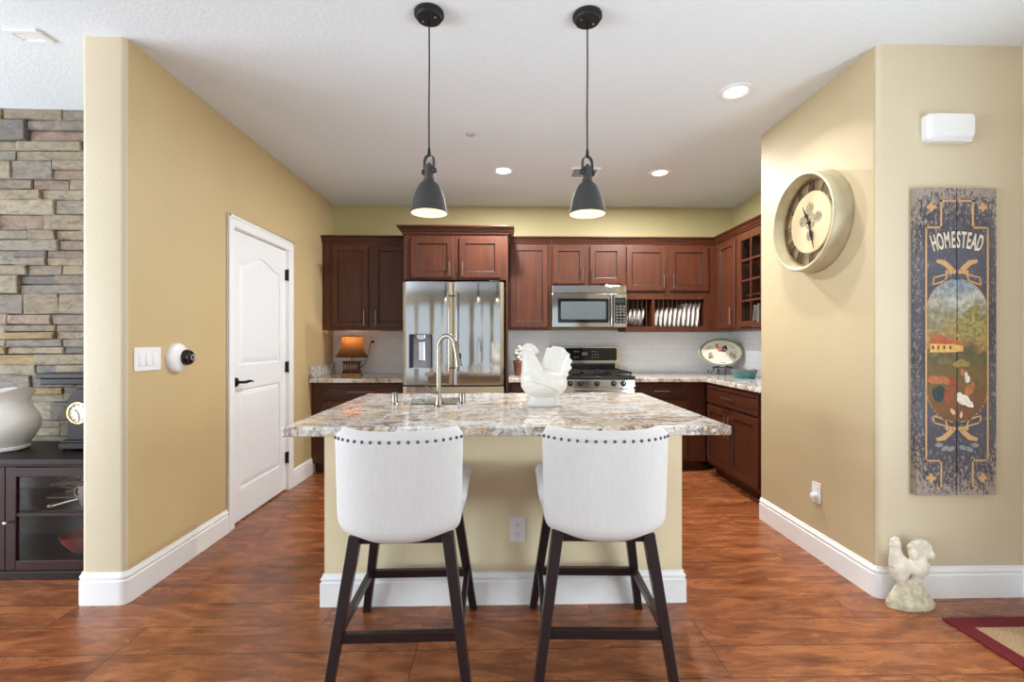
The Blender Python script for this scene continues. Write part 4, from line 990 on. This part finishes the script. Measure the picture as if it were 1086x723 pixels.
# ------------------------------------------------------------------ HOMESTEAD sign
def text_poly(m, ch, place, size, extr=.0006):
    cu = bpy.data.curves.new('t', 'FONT'); cu.body = ch; cu.size = size; cu.align_x = 'CENTER'; cu.extrude = extr; cu.offset = size*.018
    o = bpy.data.objects.new('t', cu); C.objects.link(o); bpy.context.view_layer.update()
    me = bpy.data.meshes.new_from_object(o.evaluated_get(bpy.context.evaluated_depsgraph_get()))
    m.add([place(v.co) for v in me.vertices], [tuple(p.vertices) for p in me.polygons])
    bpy.data.objects.remove(o); bpy.data.curves.remove(cu); bpy.data.meshes.remove(me)
def sign():
    X0, X1, Z0, Z1 = 2.03, 2.428, .515, 2.02; W = X1-X0; H = Z1-Z0; D = .035
    t = thing('wooden_sign', 'tall distressed two plank wooden sign reading HOMESTEAD', 'sign', (X0+W/2, YP-.0005, Z0))
    a = N('distressed slate painted planks'); f = a.noise(a.map((5, 5, 2.6)), 16, 8, .75, .4); g = a.noise(a.map(), 2.0, 3)
    s = a.n.new('ShaderNodeSeparateXYZ'); a.L(a.tc.outputs['Object'], s.inputs[0])
    # paint worn away mostly at both ends and the edges
    ends = a.math('POWER', a.math('ABSOLUTE', a.math('MULTIPLY', a.math('SUBTRACT', s.outputs[2], H/2), 2/H)), 5)
    sd = a.math('POWER', a.math('ABSOLUTE', a.math('MULTIPLY', s.outputs[0], 2/W)), 6)
    wear = a.math('ADD', a.math('ADD', a.math('MULTIPLY', ends, .17), a.math('MULTIPLY', sd, .07)), f)
    c = a.mix(a.ramp(g, [(.35, (0,0,0)), (.65, (1,1,1))]), sl(62, 58, 64), sl(92, 92, 106))
    c = a.mix(a.ramp(wear, [(.58, (0,0,0)), (.66, (.85,)*3)]), c, sl(172, 156, 142)); a.set(c, .75); a.bump(f, .3, .003); m_pl = a.m
    md = .0025
    for xa, xb in ((-W/2, -md), (md, W/2)): obj('plank', M().box(xa, xb, -D, -.0005, 0, H), m_pl, t, bevel=.002)
    yf = -D
    def wornpaint(name, col, amt=.62):
        b = N(name); n_ = b.noise(b.map((4, 4, 1.4)), 11, 5, .7, .4); b.set(b.mix(b.ramp(n_, [(amt-.03, (0,0,0)), (amt+.06, (.8,)*3)]), col, sl(120, 106, 96)), .75); return b.m
    m_och = wornpaint('ochre line paint', sl(204, 160, 108)); m_crm = wornpaint('cream letter paint', sl(222, 210, 186), .66)
    def flat(m, poly, lift=.0008, base=yf): m.prism(poly, base-lift, base, 'y'); return m
    def line(m, pts, w_=.008):
        for i in range(len(pts)-1):
            p, q = Vector(pts[i]), Vector(pts[i+1]); d = (q-p).normalized(); n_ = Vector((-d.y, d.x))*w_/2; e = d*w_/2
            flat(m, [tuple(p-e-n_), tuple(q+e-n_), tuple(q+e+n_), tuple(p-e+n_)], .001)
    hb = W/2-.045
    # painted picture: arched top and bottom
    zt, zb = H-.58, .36+.0; aw = hb-.005
    P = [(aw*math.cos(R(q)), zt-.02+.15*math.sin(R(q))) for q in range(0, 181, 9)]+[(-aw*math.cos(R(q)), zb+.16-.16*math.sin(R(q))) for q in range(0, 181, 9)]
    P = [(x, z) for x, z in P]
    b = N('painted farm scene'); sp = b.n.new('ShaderNodeSeparateXYZ'); b.L(b.tc.outputs['Object'], sp.inputs[0])
    nz = b.noise(b.map((1, 1, 1)), 14, 5, .65, .6); nz2 = b.noise(b.map((1, 1, 1)), 40, 4, .7)
    zz = b.math('ADD', b.math('MULTIPLY', sp.outputs[2], 1/H), b.math('MULTIPLY', b.math('SUBTRACT', nz, .5), .2))
    base_c = b.ramp(zz, [(.2, sl(104, 66, 38)), (.3, sl(132, 84, 46)), (.36, sl(120, 98, 50)), (.42, sl(112, 92, 52)), (.455, sl(84, 84, 62)), (.50, sl(180, 140, 80)), (.55, sl(168, 148, 100)), (.58, sl(150, 142, 112)), (.62, sl(176, 178, 168)), (.68, sl(142, 160, 176)), (.75, sl(120, 146, 172))])
    cl = b.ramp(b.noise(b.map((1, 1, 1), loc=(2, 0, 1)), 7, 4, .6), [(.5, (0,0,0)), (.66, (.8,)*3)])
    hi = b.ramp(b.math('MULTIPLY', sp.outputs[2], 1/H), [(.58, (0,0,0)), (.63, (1,1,1))]); base_c = b.mix(b.math('MULTIPLY', cl, hi), base_c, sl(214, 206, 188))
    base_c = b.mix(b.ramp(nz2, [(.42, (.55,)*3), (.6, (0,0,0))]), base_c, sl(92, 80, 60)); b.set(base_c, .7)
    for sgn, cut in ((-1, lambda x: min(x, -md)), (1, lambda x: max(x, md))):
        Q = []
        for x, z in P:
            p = (cut(x), z)
            if not Q or (Vector(p)-Vector(Q[-1])).length > 1e-5: Q.append(p)
        obj('painted_scene', flat(M(), Q, .0012), b.m, t)
    yp = yf-.0013
    def art(name, polys, col, lift=.0006):
        mt_a = plain(name.replace('_', ' ')+' paint', col, .7, var=.22, nscale=60)
        m = M()
        for i, p in enumerate(polys): m.prism([(px+random.uniform(-.0018, .0018), pz+random.uniform(-.0018, .0018)) for px, pz in p] if len(p) > 6 else p, yp-lift-.0004*i, yp, 'y')
        return obj(name, m, mt_a, t)
    el = lambda cx, cz, rx, rz, ang=0, n=16: [(cx+rx*math.cos(q)*math.cos(R(ang))-rz*math.sin(q)*math.sin(R(ang)), cz+rx*math.cos(q)*math.sin(R(ang))+rz*math.sin(q)*math.cos(R(ang))) for q in [2*PI*k/n for k in range(n)]]
    m_leafy = N('painted tree'); nn = m_leafy.noise(m_leafy.map(), 60, 5, .75); m_leafy.set(m_leafy.ramp(nn, [(.35, sl(98, 92, 56)), (.65, sl(182, 164, 104))]), .7)
    mt_ = M()
    for q, (cx, cz, rr) in enumerate(((.075, .80, .05), (.045, .83, .042), (.105, .83, .036), (.07, .87, .045), (.03, .79, .035), (.11, .78, .03), (.125, .86, .02), (.02, .85, .022), (.085, .905, .03))):
        mt_.prism([(px+random.uniform(-.005, .005), pz+random.uniform(-.005, .005)) for px, pz in el(cx, cz, rr, rr*.8, 0, 22)], yp-.0006-.0002*q, yp, 'y')
    obj('painted_tree', mt_, m_leafy.m, t)
    art('painted_house', [[(-.135, .70), (-.02, .70), (-.02, .745), (-.135, .745)], [(-.02, .70), (.03, .705), (.03, .735), (-.02, .745)]], sl(214, 170, 96))
    art('painted_roof', [[(-.145, .742), (-.105, .795), (-.01, .752), (-.016, .738)], [(-.018, .738), (.0, .758), (.036, .738), (.032, .73)]], sl(170, 92, 62), .0009)
    for x in (-.125, -.1, -.07, -.04): art('painted_house_window', [[(x, .715), (x+.01, .715), (x+.01, .732), (x, .732)]], sl(96, 74, 60), .0011)
    for k_ in range(3):
        gx, gz = (-.06, .02, .09)[k_], (.655, .64, .66)[k_]; art('painted_bush', [el(gx-.02, gz, .022, .014), el(gx, gz+.008, .024, .018), el(gx+.022, gz, .02, .013)], [sl(112, 104, 62), sl(152, 128, 74), sl(96, 94, 66)][k_])
    art('painted_brown_hen', [el(-.098, .565, .05, .02, 4), el(-.055, .56, .03, .016, -20), el(-.125, .572, .02, .014)], sl(176, 106, 66))
    art('painted_rooster', [el(-.05, .495, .034, .034, -15), el(-.022, .52, .014, .04, -12), el(-.03, .545, .011, .022), el(-.045, .465, .022, .018)], sl(146, 78, 54))
    art('painted_rooster_tail', [el(-.092, .51, .03, .022, 35), el(-.105, .49, .016, .034, 15), el(-.082, .485, .014, .026, -10)], sl(50, 60, 66), .0014)
    art('painted_rooster_comb', [el(-.026, .566, .008, .012, 10), el(-.016, .545, .005, .008)], sl(176, 52, 40), .0022)
    art('painted_red_hen', [el(.06, .515, .02, .032, -30), el(.076, .54, .01, .016)], sl(176, 108, 70))
    art('painted_far_hen', [el(.03, .60, .014, .018, 10), el(.022, .615, .006, .01)], sl(170, 110, 74))
    art('painted_white_hen', [el(.03, .468, .034, .024, -22), el(.055, .45, .024, .016, -30), el(.012, .488, .012, .018, 20), el(.072, .436, .008, .007)], sl(224, 216, 200), .0012)
    art('painted_distant_white_hen', [el(.05, .57, .013, .02, 10), el(.044, .592, .006, .012)], sl(220, 212, 196))
    art('painted_chick', [el(-.022, .41, .009, .018, 30)], sl(214, 176, 140)); art('painted_chick', [el(.02, .395, .007, .016, -10)], sl(214, 190, 160))
    # border lines
    m = M(); x = hb
    topc = H-.115
    for s_ in (-1, 1):
        line(m, [(s_*x, .17), (s_*x, topc-.08)]); line(m, [(s_*x, topc-.08), (s_*(x-.075), topc-.08), (s_*(x-.075), topc+.05), (s_*.01, topc+.05)], .009)
        line(m, [(s_*x, .17), (s_*(x-.075), .17), (s_*(x-.075), .035), (s_*(x-.055), .035)], .008)
    for i in range(20):
        if abs(P[i][0]) > .006 and abs(P[i+1][0]) > .006: line(m, [P[i], P[i+1]], .007)
    for i in range(21, 41):
        if abs(P[i][0]) > .006 and abs(P[i+1][0]) > .006: line(m, [P[i], P[i+1]], .009)
    for s_ in (-1, 1):
        # scrollwork over and under the picture
        for zc, f_ in ((H-.40, 1), (.315, -1)):
            flat(m, [(s_*.012, zc), (s_*.03, zc+f_*.02), (s_*.06, zc+f_*.045), (s_*.1, zc+f_*.05), (s_*.105, zc+f_*.035), (s_*.07, zc+f_*.022), (s_*.04, zc-f_*.005)], .001)
            line(m, [(s_*.02, zc-f_*.015), (s_*.115, zc-f_*.04), (s_*.12, zc-f_*.075), (s_*.06, zc-f_*.055), (s_*.05, zc-f_*.03)], .007)
            for q in range(3): flat(m, el(s_*(.014+.018*q), zc-f_*.012, .008, .01), .0014)
    obj('border_lines', m, m_och, t)
    for s_ in (-1, 1):
        for zc in (H-.095, .085):
            cx = s_*(W/2-.07); pr = [((.019+.005*math.cos(4*q))*math.cos(q), (.019+.005*math.cos(4*q))*math.sin(q)) for q in [2*PI*k/32 for k in range(32)]]
            obj('corner_rosette', flat(M(), [(cx+a_, zc+b_) for a_, b_ in pr], .001), m_och, t)
    m = M()
    for q in range(7):
        flat(m, el(-.09+.03*q, .235+.012*math.cos(q*2)-.0*q, .02, .011, 30*math.sin(q)), .001) if abs(-.09+.03*q) > .02 else None
    obj('painted_leaves', m, wornpaint('pale grey leaf paint', sl(140, 142, 142)), t)
    m = M(); txt = 'HOMESTEAD'; rad = .36; cz = H-.292-rad
    adv = [.76, .82, .90, .64, .66, .64, .64, .72, .76]; tot = sum(adv); cum = 0
    for i, ch in enumerate(txt):
        ang = R(38*(.5-(cum+adv[i]/2)/tot)); cum += adv[i]
        def place(co, ang=ang):
            u, v = co.x*.47, co.y*1.32; px = -math.sin(ang)*(rad+v)+math.cos(ang)*u; pz = cz+math.cos(ang)*(rad+v)*1.0+math.sin(ang)*u
            return (px, yf-.0008-co.z, pz)
        text_poly(m, ch, place, .085)
    obj('lettering', m, m_crm, t)
sign()

# ------------------------------------------------------------------ rug
t = thing('door_mat', 'tan rug with burgundy border at the lower right', 'rug', (0, 0, 0))
m_burg = plain('burgundy woven border', sl(104, 14, 22), .95, var=.15, nscale=200, bump=.4); m_tanw = plain('tan woven field', sl(176, 146, 110), .95, var=.3, nscale=120, bump=.5)
m = M(); ring_slab(m, (2.01, 2.575, 1.15, 2.085), (2.085, 2.50, 1.225, 2.01), .0005, .009); obj('border', m, m_burg, t, bevel=.002)
obj('field', M().box(2.0855, 2.4995, 1.2255, 2.0095, .0005, .008), m_tanw, t)

# ------------------------------------------------------------------ living room console and what stands on it
def console():
    x0, x1, y0, y1, H = -3.55, -2.06, 2.53, 2.985, .645
    t = thing('media_console', 'dark wood console cabinet with glass doors by the stone wall', 'cabinet', (x0, y0, 0))
    W = x1-x0; D = y1-y0; m = M()
    m.box(0, W, .03, D, .045, .075).box(0, .03, .03, D, .075, H-.03).box(W-.03, W, .03, D, .075, H-.03).box(.03, W-.03, D-.015, D, .075, H-.03).box(.03, W-.03, .0305, .055, H-.09, H-.03)
    obj('body', m, m_dark_furn, t, bevel=.002)
    obj('plinth', M().box(-.005, W+.005, .008, D, 0, .045), m_dark_furn, t, bevel=.004)
    obj('top', M().box(-.02, W+.012, -.01, D, H-.03, H).box(-.01, W+.005, 0.0, D, H-.042, H-.03), m_dark_furn, t, bevel=.004)
    obj('shelf', M().box(.031, W-.031, .06, D-.016, .335, .353), m_dark_furn, t)
    lighter = wood('dark walnut door frame', sl(38, 16, 14), sl(58, 27, 23), .45, 'z', 0); lighter.node_tree.nodes['Principled BSDF'].inputs['Specular IOR Level'].default_value = .22
    for xa, xb in ((.01, .487), (.49, .915), (.918, W-.01)):
        m = M(); f = .052; za, zb = .05, H-.045
        m.box(xa, xa+f, .008, .03, za, zb).box(xb-f, xb, .008, .03, za, zb).box(xa+f, xb-f, .008, .03, za, za+f).box(xa+f, xb-f, .008, .03, zb-f, zb).box(xa+f, xb-f, .011, .03, .335, .353)
        d = obj('door', m, lighter, t, bevel=.003); obj('glass', M().box(xa+f-.003, xb-f+.003, .017, .021, za+f-.003, zb-f+.003), m_glass, d)
        obj('handle', M().tube([(xa+.02, .008, .31), (xa+.02, -.01, .31)], .004, 8).ell((xa+.02, -.014, .31), (.01, .008, .01), 10, 8), m_chrome, d, smooth=180)
console()
o = obj('white_pitcher', M(), m_ceramic)
def pitcher():
    t = thing('pitcher', 'large white ceramic pitcher with fluted lip on the console', 'pitcher', (-2.865, 2.74, .6455), 0)
    prof = [(.105, 0), (.118, .006), (.12, .018), (.112, .026), (.135, .06), (.16, .11), (.168, .15), (.16, .19), (.14, .225), (.125, .255), (.12, .285), (.126, .31), (.14, .335)]
    inn = [(.132, .335), (.118, .31), (.112, .285), (.117, .255), (.132, .225), (.15, .19), (.15, .1), (.1, .03)]
    n = 40; rr = []
    for r_, h in prof+inn:
        ring = []
        for k in range(n):
            a = 2*PI*k/n; up = max(0, (h-.27)/.065); sp = max(0, math.cos(a-R(-20)))**6*up
            q = r_*(1+.16*sp); ring.append((q*math.cos(a), q*math.sin(a), h+.012*up*math.cos(3*a)+.02*sp))
        rr.append(ring)
    obj('body', M().loft(rr), m_white_glaze, t, smooth=60)
    obj('handle', M().tube([(-.12, 0, .29), (-.17, 0, .31), (-.215, 0, .27), (-.215, 0, .2), (-.18, 0, .14), (-.155, 0, .11)], [.012, .013, .013,   .012, .011, .01], 10), m_white_glaze, t, smooth=60)
bpy.data.objects.remove(o)
pitcher()
t = thing('mantel_clock', 'dark wooden mantel clock half hidden behind the wall end', 'clock', (-2.405, 2.76, .6455))
obj('base', M().box(-.105, .105, -.06, .075, .012, .045).box(-.095, .095, -.055, .07, .045, .06), m_dark_furn, t, bevel=.004)
for x in (-.085, .085): obj('foot', M().ell((x, -.045, .008), (.012, .012, .008), 10, 6), m_bronze, t)
obj('case', M().prism([(-.066, .06), (.066, .06), (.066, .27)]+[(.066*math.cos(R(a)), .27+.085*math.sin(R(a))) for a in range(15, 180, 15)]+[(-.066, .27)], -.045, .06, 'y'), m_dark_furn, t, bevel=.004)
f = obj('dial', M().lathe([(0, -.0455), (.052, -.0455), (.052, -.049), (0, -.05)], (0, 0, .215), 'y', 32, False), plain('ivory dial', sl(230, 224, 206), .4), t)
obj('bezel', M().lathe([(.052, -.0455), (.064, -.0455), (.062, -.056), (.054, -.056), (.052, -.0455)], (0, 0, .215), 'y', 32, False), plain('brass bezel', sl(190, 168, 120), .25, .8), f, smooth=40)
m = M()
for k in range(12): a = 2*PI*k/12; m.bar((.040*math.cos(a), -.0505, .215+.040*math.sin(a)), (.048*math.cos(a), -.0505, .215+.048*math.sin(a)), .004, .001, side=(0, 1, 0))
m.bar((0, -.0515, .215), (-.02, -.0515, .235), .004, .001, side=(0, 1, 0)); m.bar((0, -.0515, .215), (.005, -.0515, .175), .003, .001, side=(0, 1, 0))
obj('hands', m, m_black, f)
# dark mantel shelf fixed to the stone
t = thing('mantel_shelf', 'dark wooden mantel shelf on the stone wall above the clock', 'shelf', (-2.80, 3.0, 0))
obj('board', M().box(0, .76, -.135, -.002, 1.045, 1.075), m_dark_furn, t, bevel=.004); obj('molding', M().box(.012, .748, -.12, -.002, 1.005, 1.0445), m_dark_furn, t, bevel=.006)
# inside the console
o = obj('mug', M().lathe([(0, 0), (.035, 0), (.04, .01), (.046, .06), (.044, .1), (.04, .1), (.042, .06), (0, .012)], n=24, cap=False).tube([(-.042, 0, .085), (-.07, 0, .08), (-.075, 0, .045), (-.043, 0, .025)], .006, 8), plain('dusky pink glaze', sl(140, 106, 98), .4), smooth=50); o.location = (-2.31, 2.68, .3535); o.scale = (1.15, 1.15, 1.15)
tag(o, 'dusky pink mug on the upper console shelf behind glass', 'mug')
o = obj('ladle', M().tube([(-.06, 0, .012), (.0, 0, .03), (.08, 0, .05)], .006, 8)  .ell((-.07, 0, .012), (.018, .012, .011), 12, 8), m_nickel, smooth=60); o.location = (-2.40, 2.615, .3535); tag(o, 'metal spoon lying on the upper console shelf', 'spoon')
o = obj('driftwood_bundle', M(), m_dark_furn); bpy.data.objects.remove(o)
m = M()
for k in range(48):
    a = random.uniform(-.35, .35); x = random.uniform(.02, .34); z = random.uniform(.02, .12); y = random.uniform(0, .1); L = random.uniform(.1, .2)
    m.tube([(x-L/2, y, max(.012, z-math.sin(a)*L/2)), (x, y+.01, z+.006), (x+L/2, y, max(.012, z+math.sin(a)*L/2))], random.uniform(.006, .011), 6)
m.box(-.07, .42, -.02, .13, 0, .008)
o = obj('twig_tray', m, plain('grey brown bark', sl(104, 86, 72), .85, var=.35)); o.location = (-2.58, 2.80, .3535); tag(o, 'tray of dry twigs on the upper console shelf behind the mug', 'tray')
o = obj('red_bowl', M().lathe([(0, 0), (.035, 0), (.04, .008), (.075, .055), (.095, .1), (.09, .1), (.07, .055), (0, .014)], n=28, cap=False), plain('red glaze', sl(150, 48, 32), .3), smooth=50); o.location = (-2.40, 2.72, .0755); tag(o, 'red bowl on the console floor behind glass', 'bowl')
m = M(); m.ell((0, 0, .05), (.035, .03, .05)); m.ell((0, 0, .115), (.026, .026, .028)); m.ell((-.015, 0, .15), (.009, .006, .022)); m.ell((.015, 0, .15), (.009, .006, .022)); m.lathe([(0, 0), (.035, 0), (.035, .01), (0, .012)], n=20)
o = obj('white_figurine', m, m_plaster, remesh=.004); o.location = (-2.272, 2.66, .0755); tag(o, 'small pale figurine beside the red bowl in the console', 'figurine')
